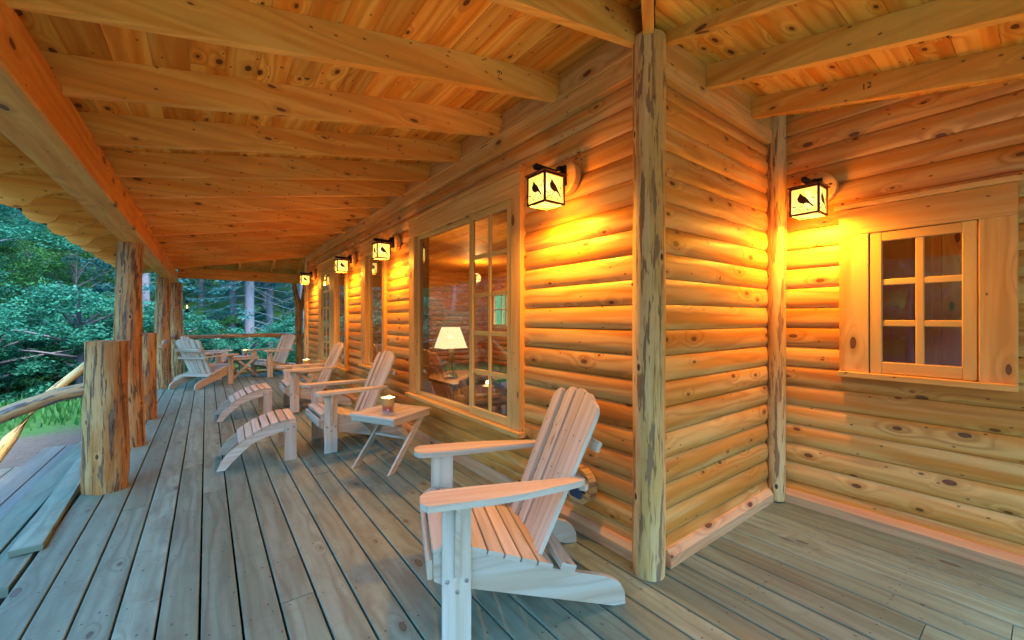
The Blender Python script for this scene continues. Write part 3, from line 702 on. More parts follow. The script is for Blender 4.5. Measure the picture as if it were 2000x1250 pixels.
# ---------------------------------------------------------------- wall lanterns
BIRD = [(-.036, .022), (-.030, .034), (-.026, .040), (-.022, .056), (-.014, .044), (-.008, .040), (-.006, .034), (.006, .026), (.018, .010), (.026, -.004), (.044, -.030), (.050, -.040), (.040, -.038), (.026, -.020), (.012, -.012), (-.002, -.014), (-.020, -.008), (-.032, .004)]
def ribbon(mb, P, pts, w, N):
    for (a0, b0), (a1, b1) in zip(pts[:-1], pts[1:]):
        dx, dy = a1 - a0, b1 - b0; ln = math.hypot(dx, dy); nx, ny = -dy / ln * w / 2, dx / ln * w / 2
        mb.plate([(a0 + nx, b0 + ny), (a1 + nx, b1 + ny), (a1 - nx, b1 - ny), (a0 - nx, b0 - ny)], P[0], P[1], P[2], N)
def make_lantern(label):
    """origin on the wall face, +X outward, z=0 at lantern bottom"""
    t = thing("wall_lantern", label, "wall lantern", group="square lanterns along the log walls")
    mb = MB(); rr = [(.0, .0)]
    mb.tube([(.028, 0, .205), (.07, 0, .205), (.075, 0, .205)], [.108, .108, .10], 30, .02, 9)
    mb.build("mounting_block", M['trim'], t, smooth=40)
    mb = MB(); mb.plate([(-.035, -.06), (.035, -.06), (.035, .06), (-.035, .06)], (.0755, 0, .205), (0, 1, 0), (0, 0, 1), (.015, 0, 0))
    mb.plate([(.09, .20), (.125, .205), (.30, .205), (.31, .222), (.30, .236), (.13, .23), (.115, .262), (.09, .265)], (0, -.011, 0), (1, 0, 0), (0, 0, 1), (0, .022, 0))
    mb.box(.205, .225, -.01, .01, .185, .206, 'z'); mb.build("bracket", M['black'], t)
    mb = MB(); c0 = .215; s = .075; b = .006; h = .178
    for sx in (-1, 1):
        for sy in (-1, 1): mb.box(c0 + sx * s - b, c0 + sx * s + b, sy * s - b, sy * s + b, 0, h, 'z', .001)
    for z0, z1 in ((0, .012), (h - .012, h)):
        for sg in (-1, 1):
            mb.box(c0 - s + b, c0 + s - b, sg * s - b, sg * s + b - .0005, z0, z1, 'x', .001); mb.box(c0 + sg * s - b, c0 + sg * s + b - .0005, -s + b, s - b, z0, z1, 'y', .001)
    mb.box(c0 - s - .015, c0 + s + .015, -s - .015, s + .015, h + .0005, h + .008, 'x', .001)
    # corner rod with ball
    mb.tube([(c0, s + .01, h + .004), (c0, s + .035, h + .002)], .003, 6, 0, 1); mb.lathe([(.001, -.008), (.008, -.004), (.009, 0), (.008, .004), (.001, .008)], (c0, s + .04, h), 10)
    fr = mb.build("lantern_frame", M['bronze'], t)
    mb = MB(); e = .0722
    for (P0, A) in (((c0 + e, 0, h / 2), (0, 1, 0)), ((c0 - e, 0, h / 2), (0, 1, 0)), ((c0, e, h / 2), (1, 0, 0)), ((c0, -e, h / 2), (1, 0, 0))):
        N_ = np.cross(A, (0, 0, 1)) * .002
        mb.plate([(-.069, -.077), (.069, -.077), (.069, .077), (-.069, .077)], P0, A, (0, 0, 1), N_)
    mb.build("glass_panel", M['shade'], t, smooth=0)
    for nrm, A in (((1, 0, 0), (0, 1, 0)), ((0, -1, 0), (1, 0, 0)), ((0, 1, 0), (-1, 0, 0)), ((-1, 0, 0), (0, -1, 0))):
        mb = MB(); O = V3((c0, 0, h / 2)) + V3(nrm) * .0765; A = V3(A); N_ = V3(nrm) * .0012; sc = 1.05
        mb.plate([(a * sc, b_ * sc - .005) for a, b_ in BIRD], O, A, (0, 0, 1), N_, rn=.5)
        P_ = (O + N_ * .2, A, V3((0, 0, 1)))
        ribbon(mb, P_, [(-.069, -.074), (-.045, -.052), (-.02, -.042), (-.002, -.020)], .0035, N_)
        ribbon(mb, P_, [(.035, .006), (.05, .022), (.069, .036)], .002, N_)
        for (lx, lz, ang) in ((-.05, -.034, .1), (-.022, -.058, 1.3), (.048, .008, .7), (-.06, -.03, 2.6), (.02, -.06, 2.0)):
            ca, sa = math.cos(ang), math.sin(ang)
            lf = [(-.008, 0), (0, .004), (.009, 0), (0, -.004)]; mb.plate([(lx + a * ca - b_ * sa, lz + a * sa + b_ * ca) for a, b_ in lf], O, A, (0, 0, 1), N_ * .8)
        mb.build("bird_cutout", M['bronze'], t, smooth=0)
    mb = MB(); mb.lathe([(.004, .06), (.02, .075), (.024, .095), (.016, .12), (.012, .14), (.012, .165)], (c0, 0, 0), 14); mb.build("bulb", M['bulb'], t)
    return t
def add_point_light(p, e=LAMP, col=LAMPCOL, r=.03):
    ld = bpy.data.lights.new("lamp_or_fill_light", 'POINT'); ld.energy = e; ld.color = col; ld.shadow_soft_size = r
    lo_ = bpy.data.objects.new("lamp_or_fill_light", ld); COL.objects.link(lo_); lo_.location = p; return lo_
# lanterns and their light
LP = [((-.0, .60, 1.955), math.pi, "lantern nearest the corner log, beside the large window"), ((0, 3.46, 1.975), math.pi, "lantern between the large window and the narrow window"),
      ((0, 5.21, 1.985), math.pi, "third lantern along the long wall, past the narrow window"), ((0, 8.05, 2.0), math.pi, "farthest lantern, near the end of the long wall"),
      ((XC, -.285, 1.935), math.pi, "lantern on the right hand wall above the small window's left edge")]
L0 = None
for p, rz, lab in LP:
    if L0 is None: L0 = make_lantern(lab); L0.location = p; L0.rotation_euler = (0, 0, rz)
    else: dup(L0, p, rz, lab)
    add_point_light((p[0] - .215, p[1], p[2] + .045), LAMP, LAMPCOL, .045)

# ---------------------------------------------------------------- furniture
def rounded(pts_): return pts_
def make_chair(label, group):
    t = thing("adirondack_chair", label, "chair", group=group); m = M['cedar']
    # side rails
    prof = [(.035, .30), (.03, .36), (-.02, .378), (-.12, .345), (-.30, .275), (-.44, .225), (-.60, .175), (-.71, .142), (-.76, .122), (-.795, .095), (-.815, .055), (-.82, .0), (-.76, .002), (.0, .225), (.03, .245)]
    for s in (-1, 1):
        mb = MB(); mb.plate(prof, (0, s * .262 - .0125, 0), (1, 0, 0), (0, 0, 1), (0, .025, 0)); mb.build("side_rail", m, t, smooth=0)
        mb = MB(); y0 = .2755 if s > 0 else -.3005; mb.board((-.115, y0, 0), (0, 0, .562), (1, 0, 0), (0, 1, 0), .115, .025); 
        fl = mb.build("front_leg", m, t)
        for bx, bz in ((-.02, .25), (-.095, .245), (-.058, .205)):
            mb = MB(); mb.lathe([(.001, .008), (.006, .007), (.009, .002), (.009, 0)], (bx, 0, bz), 10, axis='y')
            mb.V = [(v[0], s * v[1] + s * .3007, v[2]) for v in mb.V]; mb.build("bolt", M['bolt'], fl)
        # arm bracket
        mb = MB(); ys_ = s * .3015; mb.plate([(-.10, .562), (-.10, .54), (-.085, .40), (-.082, .27), (-.065, .265), (-.055, .30), (-.05, .562)][::-1], (0, 0, 0), (1, 0, 0), (0, 0, 1), (0, .001, 0)) if False else None
        mb.plate([(.0, .562), (.052, .562), (.05, .54), (.02, .42), (.015, .27), (.0, .262)], (-.0475 - .0, ys_, 0), (0, s, 0), (0, 0, 1), (-.02, 0, 0)); mb.build("arm_bracket", m, t)
        # arm
        ao = [(.07, -.045), (.085, -.02), (.085, .04), (.06, .075), (-.18, .075), (-.33, .06), (-.53, .02), (-.59, .005), (-.615, -.015), (-.61, -.04), (-.42, -.05), (-.15, -.062), (.04, -.062)]
        mb = MB(); mb.plate([(a, b) for a, b in ao], (0, s * .30, .5625), (1, 0, 0), (0, s, 0), (0, 0, .026)); mb.build("armrest", m, t, smooth=0)
    # seat slats following the rails
    seat = MB(); path = [(.042, .285), (.045, .345), (.012, .388), (-.055, .386)]
    top = lambda x: .378 + (x + .02) * .36 if x > -.44 else .225
    def slat(x0, z0, x1, z1, hw=.288):
        d = V3((x1 - x0, 0, z1 - z0)); ln = np.linalg.norm(d); d /= ln; nn = np.cross(d, (0, 1, 0))
        if nn[2] < -.1 or (abs(nn[2]) <= .1 and nn[0] < 0): nn = -nn
        seat.board((x0, -hw, z0), (0, 2 * hw, 0), d, nn, ln, .021, .003)
    slat(.036, .262, .037, .338); slat(.028, .352, -.03, .380)
    x = -.04
    for k in range(6):
        z = .374 - (k * .072) * .36; slat(x, z, x - .064, z - .064 * .36); x -= .0715
    sobj = seat.build("seat", m, t)
    # front apron and rear seat crossbar
    mb = MB(); mb.board((-.015, -.249, .262), (0, .498, 0), (1, 0, 0), (0, 0, 1), .022, .09); mb.build("apron", m, t)
    mb = MB(); mb.board((-.56, -.30, .198), (0, .60, 0), V3((.94, 0, .33)), V3((-.33, 0, .94)), .07, .03); mb.build("lower_crossbar", m, t)
    # fan back: five slats
    ang = R(23.5); d = V3((-math.sin(ang), 0, math.cos(ang))); base = V3((-.435, 0, .185)); nn = V3((math.cos(ang), 0, math.sin(ang)))
    for i in range(-2, 3):
        fan = i * R(1.15); w0 = .079; w1 = .092; Ls = (.80 - .011 * i * i)
        dd_ = d * math.cos(fan) + V3((0, 1, 0)) * math.sin(fan); aa_ = V3((0, 1, 0)) * math.cos(fan) - d * math.sin(fan)
        curve = nn * (.012 * (i * i) / 2.0)
        h = w1 / 2; tilt = .010 * i
        out = [(0, -w0 / 2), (Ls - .03 + tilt * 1.4, -h), (Ls - .012 + tilt, -h * .86), (Ls - .003 + tilt * .5, -h * .5), (Ls, 0), (Ls - .003 - tilt * .5, h * .5), (Ls - .012 - tilt, h * .86), (Ls - .03 - tilt * 1.4, h), (0, w0 / 2)]
        mb = MB(); O = base + V3((0, i * .092, 0)) + curve - nn * .001 * abs(i)
        mb.plate(out, O, dd_, aa_, nn * .02)
        mb.build("back_slat", m, t, smooth=0)
    mb = MB(); cp = base + d * .56
    pr = [(-.255, -.02), (-.26, .0), (-.19, .012), (0, .02), (.19, .012), (.26, .0), (.255, -.02), (.19, -.032), (0, -.024), (-.19, -.032)]
    mb.plate([(a, b - .022) for a, b in pr], cp, (0, 1, 0), nn, d * .045); mb.build("back_brace", m, t, smooth=0)
    cp = base + d * .39
    mb = MB(); mb.plate([(-.285, -.04), (-.295, -.02), (-.28, -.002), (-.1, -.004), (.1, -.004), (.28, -.002), (.295, -.02), (.285, -.04), (.24, -.048), (.0, -.048), (-.24, -.048)][::-1], cp + V3((0, 0, -.006)), (0, 1, 0), (1, 0, 0.0), (0, 0, .026)); mb.build("arm_support", m, t, smooth=0)
    mb = MB()
    for i in range(-2, 3):
        for dz in (.03, .385, .575):
            c_ = base + V3((0, i * (.092 + dz * .027), 0)) + d * dz + nn * (.021 + .006 * i * i); mb.lathe([(.0035, 0), (.0035, .0012)], (0, 0, 0), 6)
            k = len(mb.V) - 12
            for j in range(k, len(mb.V)):
                v = mb.V[j]; mb.V[j] = tuple(c_ + V3((0, 1, 0)) * v[0] + d * v[1] + nn * (v[2] - .0004))
    mb.build("screw_heads", M['ink'], t)
    return t
G = "raw cedar adirondack chairs on the porch"
ch = make_chair("pale cedar chair nearest the camera, beside the corner log", G)
ch.location = (-.995, .485, 0); ch.rotation_euler = (0, 0, R(158.5))
dup(ch, (-.945, 3.225, 0), R(180.5), "cedar chair behind the bucket candle table, footstool in front")
dup(ch, (-.93, 5.32, 0), R(180), "cedar chair third along the wall, behind the farther footstool")
dup(ch, (-1.62, 8.80, 0), R(45), "cedar chair at far left seen from behind, facing the far railing")
dup(ch, (-1.52, 9.62, 0), R(-12), "cedar chair half hidden behind the far left chair")
dup(ch, (-.90, 9.38, 0), R(207), "cedar chair facing us at the far end, right of the far table")

def make_stool(label):
    t = thing("footstool", label, "footstool", group="curved slatted cedar footstools"); m = M['cedar']
    # origin at back legs, +X toward the low tip
    def cz(a): return .345 - .88 * max(0, a - .02) ** 1.72
    for s in (-1, 1):
        top_ = [(a, cz(a)) for a in (-.06, .0, .08, .16, .24, .32, .40)] + [(.46, .13), (.50, .07), (.53, .0)]
        low = [(.47, .0), (.42, .06), (.36, .12), (.28, .19), (.18, .235), (.06, .26), (-.06, .262)]
        mb = MB(); mb.plate(top_ + low, (0, s * .245 - .0125, 0), (1, 0, 0), (0, 0, 1), (0, .025, 0)); mb.build("side_rail", m, t, smooth=0)
        mb = MB(); y0 = .2585 if s > 0 else -.2835; mb.board((-.065, y0, 0), (0, 0, .335), (1, 0, 0), (0, 1, 0), .095, .025)
        lg = mb.build("leg", m, t)
        for bx, bz in ((-.04, .30), (.005, .285)):
            mb = MB(); mb.lathe([(.001, .007), (.006, .006), (.008, 0)], (bx, 0, bz), 8, axis='y')
            mb.V = [(v[0], s * v[1] + s * .2837, v[2]) for v in mb.V]; mb.build("bolt", M['bolt'], lg)
    mb = MB(); a = -.062
    for k in range(7):
        b = a + .062; p0 = V3((a, 0, cz(a))); p1 = V3((b, 0, cz(b))); dd_ = p1 - p0; ln = np.linalg.norm(dd_); dd_ /= ln; n_ = np.cross(dd_, (0, 1, 0)); n_ = n_ if n_[2] > 0 else -n_
        mb.board(p0 + V3((0, -.262, 0)) + n_ * .001, (0, .524, 0), dd_, n_, .058, .02, .003); a = b + .006 - (.012 if k > 3 else .0)
    mb.build("slats", m, t)
    mb = MB(); mb.board((-.03, -.232, .20), (0, .464, 0), (1, 0, 0), (0, 0, 1), .022, .06); mb.build("stretcher", m, t)
    return t
fs = make_stool("nearer footstool, in front of the chair by the bucket candle table"); fs.location = (-1.235, 3.215, 0); fs.rotation_euler = (0, 0, R(178))
dup(fs, (-1.215, 5.27, 0), R(181), "farther footstool, in front of the third chair along the wall")

def make_table(label):
    t = thing("side_table", label, "side table", group="square cross legged cedar side tables"); m = M['cedar']; hw = .25; zt = .46
    mb = MB()
    for k in range(5):
        y = -hw + .002 + k * (2 * hw / 5); mb.board((-hw + .065, y, zt - .022), (2 * hw - .13, 0, 0), (0, 1, 0), (0, 0, 1), 2 * hw / 5 - .004, .021, .003)
    for s in (-1, 1): mb.board((s * (hw - .0315) - .0315, -hw, zt - .0215), (0, 2 * hw, 0), (1, 0, 0), (0, 0, 1), .063, .0225, .004)
    mb.build("table_top", m, t)
    mb = MB(); z0 = zt - .066
    for s in (-1, 1):
        mb.box(-hw + .012, hw - .012, s * (hw - .022) - .01, s * (hw - .022) + .01, z0, zt - .0225, 'x'); mb.box(s * (hw - .022) - .01, s * (hw - .022) + .01, -hw + .033, hw - .033, z0 + .001, zt - .0225, 'y')
    mb.build("apron", m, t)
    for s in (-1, 1):
        for k, f in enumerate((-1, 1)):
            mb = MB(); yy = s * (hw - .05) + (k - .5) * .024; x0, x1 = f * (hw - .01), -f * (hw - .06); wd = .035
            mb.plate([(x0 - wd, 0), (x0 + wd, 0), (x1 + wd, zt - .024), (x1 - wd, zt - .024)], (0, yy - .01, 0), (1, 0, 0), (0, 0, 1), (0, .021, 0)); mb.build("leg", m, t, smooth=0)
    mb = MB(); mb.box(-.02, .02, -hw + .07, hw - .07, .225, .245, 'y'); mb.build("stretcher", m, t)
    return t
tb1 = make_table("cedar side table with a lit bucket candle, below the large window"); tb1.location = (-.51, 2.345, 0); tb1.rotation_euler = (0, 0, R(27))
dup(tb1, (-.50, 6.42, 0), R(8), "cedar side table with candle tucked behind the third chair")
dup(tb1, (-1.18, 9.62, 0), R(10), "cedar side table with candle between the far end chairs")

def bucketmat():
    m, n, l, o = newmat("printed_bucket"); q = NB(n, l)
    tc = n.new("ShaderNodeTexCoord"); sp = n.new("ShaderNodeSeparateXYZ"); l.new(tc.outputs['Object'], sp.inputs[0])
    ns = q.noise(tc.outputs['Object'], 26, 3, .6); zz = q.math('ADD', sp.outputs[2], q.math('MULTIPLY', ns, .02))
    c = q.mix(q.ss(zz, .045, .085), (.48, .10, .06), (.60, .38, .10)); c = q.mix(q.ss(zz, .026, .022), c, (.42, .42, .42))
    ang = q.math('ARCTAN2', sp.outputs[1], sp.outputs[0]); f = q.math('GREATER_THAN', q.math('ABSOLUTE', q.math('ADD', ang, 2.35)), 1.15)
    c = q.mix(f, c, (.45, .45, .46)); bsdf(n, l, o, c, .4, metal=.3); return m
M['printed'] = bucketmat()
def make_candle(label):
    t = thing("bucket_candle", label, "candle", group="lit citronella style bucket candles")
    mb = MB(); mb.lathe([(.002, 0), (.044, 0), (.046, .004), (.050, .055), (.0565, .118), (.062, .122), (.063, .125), (.058, .126), (.0545, .118), (.048, .07), (.001, .07)], n=28); mb.build("bucket", M['printed'], t)
    mb = MB(); mb.plate([(-.018, .02), (.0, .02), (.0, .034), (-.018, .034)], (-.012, -.0492, 0), (1, 0, 0), (0, 0, 1), (0, -.0015, 0)); mb.build("label_patch", M['wax'], t)
    mb = MB(); mb.lathe([(.001, .071), (.0475, .071), (.0505, .104), (.001, .104)], n=24); mb.build("wax", M['wax'], t)
    mb = MB()
    for (x, y, h, r) in ((-.02, .008, .03, .011), (.006, -.012, .042, .012), (.024, .012, .03, .010), (.0, .02, .024, .009)):
        mb.lathe([(.001, .104), (r, .112), (r * 1.05, .104 + h * .4), (r * .5, .104 + h * .75), (.0008, .104 + h * 1.1)], (x, y, 0), 10)
    mb.build("flame", M['flame'], t); return t
cn = make_candle("lit bucket candle on the table below the large window"); cn.location = (-.555, 2.31, .4605)
dup(cn, (-.48, 6.44, .4605), R(40), "lit bucket candle on the table behind the third chair")
dup(cn, (-1.16, 9.6, .4605), R(80), "lit bucket candle on the far end table")
for p in ((-.555, 2.31, .62), (-.48, 6.44, .62), (-1.16, 9.6, .62)): add_point_light(p, .22, (1, .55, .2), .02)

# outdoor outlet on a log slice
ot = thing("outlet_box", "blue outlet cover on a round log slice low on the wall behind the nearest chair", "outlet", (0, .47, .295))
mb = MB(); mb.tube([(-.028, 0, 0), (-.085, 0, 0)], [.108, .108], 30, .015, 8); mb.build("mounting_block", M['peeled'], ot, smooth=40)
mb = MB(); mb.box(-.105, -.086, -.042, .042, -.065, .065, 'z', .004); mb.box(-.112, -.1055, -.034, .034, -.057, .057, 'z', .003); mb.build("cover", M['blueplas'], ot)

# hanging oil lantern at the far left
hl = thing("oil_lantern", "small black oil lantern hanging from a hook beside the far left log", "oil lantern", (-2.17, 9.9, 1.42))
mb = MB(); mb.lathe([(.001, 0), (.055, 0), (.055, .02), (.035, .035), (.02, .06), (.03, .075), (.03, .085)], n=14); mb.lathe([(.03, .20), (.045, .205), (.02, .24), (.015, .26), (.001, .262)], n=14)
for s in (-1, 1): mb.tube([(s * .05, 0, .02), (s * .058, 0, .12), (s * .04, 0, .21)], .004, 6, 0, 1)
mb.tube([(0, 0, .26), (.02, 0, .30), (.0, 0, .34), (-.015, 0, .37)], .003, 6, 0, 1); mb.tube([(-.015, 0, .37), (-.02, 0, .42), (-.06, 0, .455), (-.11, .02, .44), (-.14, .06, .40), (-.17, .12, .5)], .005, 6, 0, 1)
mb.build("lantern_body", M['black'], hl)
mb = MB(); mb.lathe([(.001, .088), (.012, .10), (.013, .115), (.005, .14), (.0008, .158)], n=10); mb.build("flame", M['flame'], hl)
mb = MB(); mb.lathe([(.029, .086), (.034, .12), (.03, .17), (.027, .20)], n=16); mb.build("glass_chimney", M['glass'], hl)

# interior lamp, table, armchair, wall picture
tl = thing("table_lamp", "lit table lamp with driftwood base seen through the large window", "lamp", (1.0, 4.04, .42))
mb = MB(); mb.tube([(0, 0, 0), (.03, .02, .1), (-.01, .0, .22), (.015, -.01, .34), (0, 0, .46)], [.09, .055, .045, .04, .03], 12, .2, 3); mb.tube([(.07, .0, 0), (.06, .03, .12), (.02, .01, .3)], [.04, .03, .02], 8, .2, 4); mb.build("driftwood_base", M['peeled'], tl, smooth=50)
mb = MB(); b0, t0, z0, z1 = .19, .105, .44, .74
q4 = [(-1, -1), (1, -1), (1, 1), (-1, 1)]
for i in range(4):
    a, b = q4[i], q4[(i + 1) % 4]; k = len(mb.V)
    mb.V += [(a[0] * b0, a[1] * b0 * .8, z0), (b[0] * b0, b[1] * b0 * .8, z0), (b[0] * t0, b[1] * t0 * .8, z1), (a[0] * t0, a[1] * t0 * .8, z1)]; mb.face([k, k + 1, k + 2, k + 3], [(0, 0)] * 4)
mb.build("lamp_shade", M['lampshade'], tl, smooth=0)
add_point_light((1.0, 4.04, 1.02), 9, (1, .55, .2), .03)
add_point_light((3.0, 6.6, 2.2), 8, (1, .50, .17), .12); add_point_light((2.3, -1.4, 2.2), .9, (1, .5, .17), .12)  # added fill lights brightening the rooms behind the windows, no fixture there
dt = thing("desk", "dark wooden table inside under the lit lamp", "table", (1.15, 4.1, 0))
mb = MB(); mb.box(.75, 1.6, 3.5, 4.7, .38, .42, 'y'); mb.build("table_top", M['dkwood'], dt, (1.15, 4.1, 0))
for lx in (.8, 1.5):
    for ly in (3.56, 4.6): mb = MB(); mb.box(lx, lx + .06, ly, ly + .06, .02, .379, 'z'); mb.build("leg", M['dkwood'], dt, (1.15, 4.1, 0))
ac = thing("armchair", "dark rounded armchair inside by the lamp table", "armchair", (.95, 3.2, 0))
mb = MB(); mb.tube([(.70, 3.0, .3), (.78, 3.32, .46), (1.0, 3.45, .5), (1.2, 3.32, .46), (1.28, 3.0, .3)], .05, 10, .03, 2); mb.build("backrest", M['dkwood'], ac, (.95, 3.2, 0))
mb = MB(); mb.box(.72, 1.26, 2.9, 3.4, .2, .3, 'x', .03); mb.build("seat", M['dkwood'], ac, (.95, 3.2, 0))
mb = MB()
for a, b in ((.74, 2.92), (1.2, 2.92), (.74, 3.34), (1.2, 3.34)): mb.box(a, a + .04, b, b + .04, .02, .2, 'z')
mb.build("legs", M['dkwood'], ac, (.95, 3.2, 0))

# ---------------------------------------------------------------- vegetation
def quadmesh(name, C, U, Vv, rn, mats, parent=None, mi=None, extra=None):
    """arrays of quad centres and half vectors -> one mesh; extra=(MB) trunk geometry appended"""
    n = len(C); P = np.empty((n, 4, 3)); P[:, 0] = C - U - Vv * .35; P[:, 1] = C + U * .1 - Vv; P[:, 2] = C + U + Vv * .2; P[:, 3] = C - U * .1 + Vv
    me = bpy.data.meshes.new(name); me.vertices.add(n * 4); me.vertices.foreach_set("co", P.reshape(-1)); me.loops.add(n * 4); me.loops.foreach_set("vertex_index", np.arange(n * 4, dtype=np.int32))
    me.polygons.add(n); me.polygons.foreach_set("loop_start", np.arange(0, n * 4, 4, dtype=np.int32)); me.update(calc_edges=True)
    at = me.attributes.new("rnd", 'FLOAT', 'FACE'); at.data.foreach_set("value", rn.astype(np.float32))
    me.materials.append(mats); o = bpy.data.objects.new(name, me); COL.objects.link(o); o.parent = parent; return o
rs = np.random.RandomState(5)
def rvec(n): v = rs.normal(size=(n, 3)); return v / np.linalg.norm(v, axis=1)[:, None]
def conifer(h, r, bare, dens, seed):
    root = thing("spruce_tree", "", "tree"); rg = random.Random(seed)
    tm = MB(); tm.tube([(0, 0, -.8), (0, 0, h * .3), (.05, 0, h * .7), (0, .03, h)], [h * .0085 + .05, h * .0085 + .03, h * .006, .02], 10, .06, seed)
    tw = MB(); C = []; U = []; Vv = []
    z = .9
    while z < h - .3:
        f = (z / h); L = r * (1 - f) ** .75 * (1 if z > bare else .75) + .15
        for k in range(rg.choice((4, 5, 6)) - (2 if z < bare else 0)):
            t = rg.random() * 6.28; el = .25 - .5 * (1 - f) + rg.uniform(-.15, .15); Lk = L * rg.uniform(.65, 1.15); d = V3((math.cos(t), math.sin(t), el)); pts = []
            for i in range(5):
                s = i / 4; pts.append(V3((0, 0, z)) + d * Lk * s + V3((0, 0, -.35 * Lk * s * s * (1 - f) + .22 * Lk * s ** 4)))
            tw.tube(pts, [.015 * (1 - f * .6), .011, .008, .006, .003], 4, 0, k)
            if z < bare and (k % 2 or rg.random() < .45): continue
            n = int(dens * Lk * 34); ss = np.sqrt(rs.rand(n)) * 1.0
            base = np.array([np.interp(ss * 4, range(5), [p[a] for p in pts]) for a in range(3)]).T
            side = np.cross(d, (0, 0, 1)); side = side / np.linalg.norm(side)
            off = (rs.rand(n) - .5)[:, None] * side * (Lk * .55 * (1.15 - ss))[:, None] + rs.normal(size=(n, 3)) * .04 + np.array((0, 0, -.10)) * rs.rand(n)[:, None]
            dirs = d * .5 + np.sign(off @ side)[:, None] * side * .7 + rvec(n) * .45 + np.array((0, 0, -.15)); dirs /= np.linalg.norm(dirs, axis=1)[:, None]
            w_ = np.cross(dirs, rvec(n)); w_ /= np.linalg.norm(w_, axis=1)[:, None] + 1e-6; sz = (.05 + .055 * rs.rand(n))[:, None]
            C.append(base + off); U.append(dirs * sz); Vv.append(w_ * sz * .32)
        z += rg.uniform(.22, .36)
    tm.build("trunk", M['trunk'], root, smooth=60); tw.build("branches", M['twig'], root, smooth=0)
    C = np.concatenate(C); quadmesh("crown", C, np.concatenate(U), np.concatenate(Vv), rs.rand(len(C)), M['needle'], root); return root
def broad(h, r, mat, seed, ncl=70, nl=110, low=.15, leaf=.055, kind="broadleaf_tree"):
    root = thing(kind, "", "tree"); rg = random.Random(seed)
    tm = MB(); tm.tube([(0, 0, -.8), (.1, 0, h * .3), (-.05, .05, h * .6), (0, 0, h * .85)], [h * .016 + .03, h * .012 + .02, h * .007, .02], 8, .08, seed)
    C = []; U = []; Vv = []; RN = []
    for k in range(ncl):
        ph = rg.random() * 6.28; zz = rg.uniform(low, 1.0); prof_ = math.sin(math.pi * min(1, (zz - low) / (1 - low) * .82 + .14)) ** .7
        rr = r * prof_ * math.sqrt(rg.uniform(.15, 1)); c = V3((math.cos(ph) * rr, math.sin(ph) * rr, zz * h))
        if k % 3 == 0: tm.tube([(0, 0, c[2] * .75), tuple(c * V3((.6, .6, .92))), tuple(c)], [.03, .015, .006], 4, 0, k)
        cr = rg.uniform(.25, .55) * r * .42; n = nl
        p = rvec(n) * (cr * np.cbrt(rs.rand(n)))[:, None] * np.array((1.25, 1.25, .55)) + c; p[:, 2] -= .3 * ((p[:, 0] - c[0]) ** 2 + (p[:, 1] - c[1]) ** 2) / max(cr, .1)
        nr = rvec(n) * .75 + np.array((0, 0, 1.0)); nr /= np.linalg.norm(nr, axis=1)[:, None]; u = np.cross(nr, rvec(n)); u /= np.linalg.norm(u, axis=1)[:, None] + 1e-6; v_ = np.cross(nr, u)
        sz = (leaf * (.6 + .8 * rs.rand(n)))[:, None]; C.append(p); U.append(u * sz); Vv.append(v_ * sz * .55); RN.append(np.clip(rs.rand(n) * .6 + rg.random() * .5, 0, 1))
    tm.build("trunk", M['trunk'], root, smooth=60); quadmesh("crown", np.concatenate(C), np.concatenate(U), np.concatenate(Vv), np.concatenate(RN), M[mat], root); return root
protos = {}
def place(kind, maker, az, dist, rz, sc, label, cat="tree", group=None):
    x = -1.84 + dist * math.sin(R(az)); y = -1.23 + dist * math.cos(R(az)); z = gz(x, y)
    if kind not in protos: protos[kind] = maker(); o = protos[kind]
    else: o = dup(protos[kind], (0, 0, 0), 0, label)
    o.location = (x, y, z); o.rotation_euler = (0, 0, rz); o.scale = (sc, sc, sc); o["label"] = label; o["category"] = cat
    if group: o["group"] = group
    return o
cA = lambda: conifer(15, 2.9, 3.6, 1.5, 1)
cB = lambda: conifer(12, 2.5, 1.2, 1.9, 2)
cC = lambda: conifer(14, 2.6, 4.4, 1.3, 8)
bA = lambda: broad(7, 2.6, 'leafa', 3, 130, 300, leaf=.034)
bB = lambda: broad(5, 2.2, 'leafb', 4, 100, 280, leaf=.034)
sA = lambda: broad(1.7, 1.2, 'leafa', 5, 46, 260, .05, .028, "shrub")
sB = lambda: broad(1.4, 1.1, 'leafb', 6, 42, 260, .05, .028, "shrub")
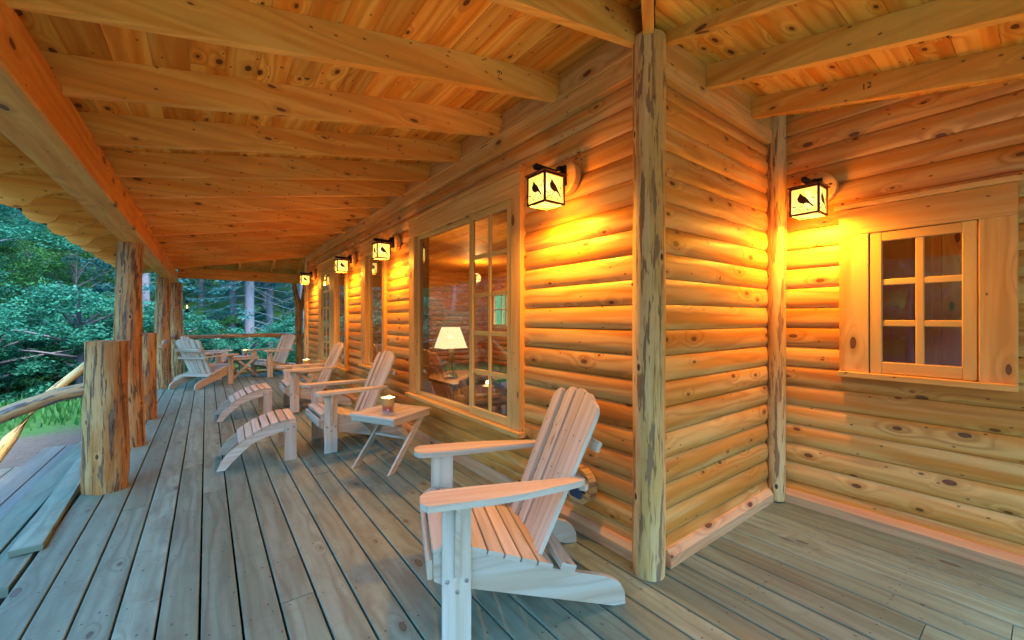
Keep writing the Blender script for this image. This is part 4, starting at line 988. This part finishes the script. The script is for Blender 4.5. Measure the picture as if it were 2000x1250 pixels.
# trunks seen past the far railing
def azpx(px): return math.degrees(math.atan((px - 1000) / 795)) + 36.905
place('cA', cA, azpx(487), 19.0, .4, 1.0, "thick grey trunked spruce left of centre beyond the far railing")
place('cC', cC, azpx(527), 22.0, 1.0, .95, "slim grey trunked spruce just left of the forked porch log")
place('cA', cA, azpx(455), 24.0, 2.2, .85, "thin dim trunked spruce rising behind the far side table candle")
place('cC', cC, azpx(490) + 1.6, 27.0, 3.1, 1.0, "shaded spruce between the thick and slim grey trunks")
place('cC', cC, azpx(283), 17.5, 4.0, .8, "bare trunked spruce between the tall near porch log and the stump posts")
place('cA', cA, azpx(590), 21.0, 5.0, .9, "spruce seen in the gap between forked log and cabin wall")
rg = random.Random(12)
GT = "forest trees on the slope beyond the porch"; GS = "shrubs at the forest edge"
lab = {'cB': "dense teal spruce in the forest wall beyond the porch", 'cA': "tall bare legged spruce in the forest beyond the porch", 'bA': "bushy green broadleaf tree in the forest beyond the porch", 'bB': "yellow green broadleaf tree in the forest beyond the porch"}
mk = {'cA': cA, 'cB': cB, 'bA': bA, 'bB': bB}
cnt = 0
for ring, (d0, step, kinds) in enumerate(((17.5, 7.5, ('bA', 'bB', 'cB', 'bA')), (22, 6.0, ('cB', 'bA', 'cB', 'bB')), (27, 5.2, ('cB', 'bA', 'cB')), (34, 4.5, ('cB', 'bA')), (42, 4.2, ('cB',)))):
    az = -78
    while az < 21:
        k = rg.choice(kinds); d = d0 + rg.uniform(-1.6, 1.6); a = az + rg.uniform(-1.5, 1.5)
        if ring == 0 and a > -10: az += step; continue
        if ring == 1 and -4 < a < 13 and k != 'cB': k = 'cB'
        if not (ring < 2 and -6 < a < 12 and d < 23.5):
            place(k, mk[k], a, d, rg.random() * 6.28, rg.uniform(.75, 1.2), lab[k], group=GT); cnt += 1
        az += step
for i in range(46):
    a = -60 + 78 * (i + rg.random()) / 46; d = rg.uniform(13.2, 17.5) if a < -7 else rg.uniform(14.5, 24)
    k = rg.choice(('sA', 'sA', 'sB')); place(k, sA if k == 'sA' else sB, a, d, rg.random() * 6.28, rg.uniform(.8, 1.5), "leafy green shrub at the forest edge beyond the yard" if k == 'sA' else "yellow green shrub at the forest edge beyond the yard", "shrub", GS)
# grass
n = 60000
gx = rs.uniform(-15, 4, n); gy = rs.uniform(8, 24, n); dd = gy - .35 * gx
keep = dd + rs.rand(n) * 1.5 > 11.6; gx, gy = gx[keep], gy[keep]; n = len(gx)
gzv = np.array([gz(a, b) for a, b in zip(gx, gy)]); hh = .06 + .10 * rs.rand(n)
C = np.stack([gx, gy, gzv + hh * .7], 1); t = rs.rand(n) * 6.28
U = np.stack([np.cos(t) * .25, np.sin(t) * .25, np.ones(n)], 1) * hh[:, None]; Vv = np.stack([-np.sin(t), np.cos(t), 0 * t], 1) * (.018 + .02 * rs.rand(n))[:, None]
g_ = quadmesh("grass", C, U, Vv, rs.rand(n), M['grass']); tag(g_, "bright green grass and low weeds beyond the bare earth", "grass", kind="stuff")
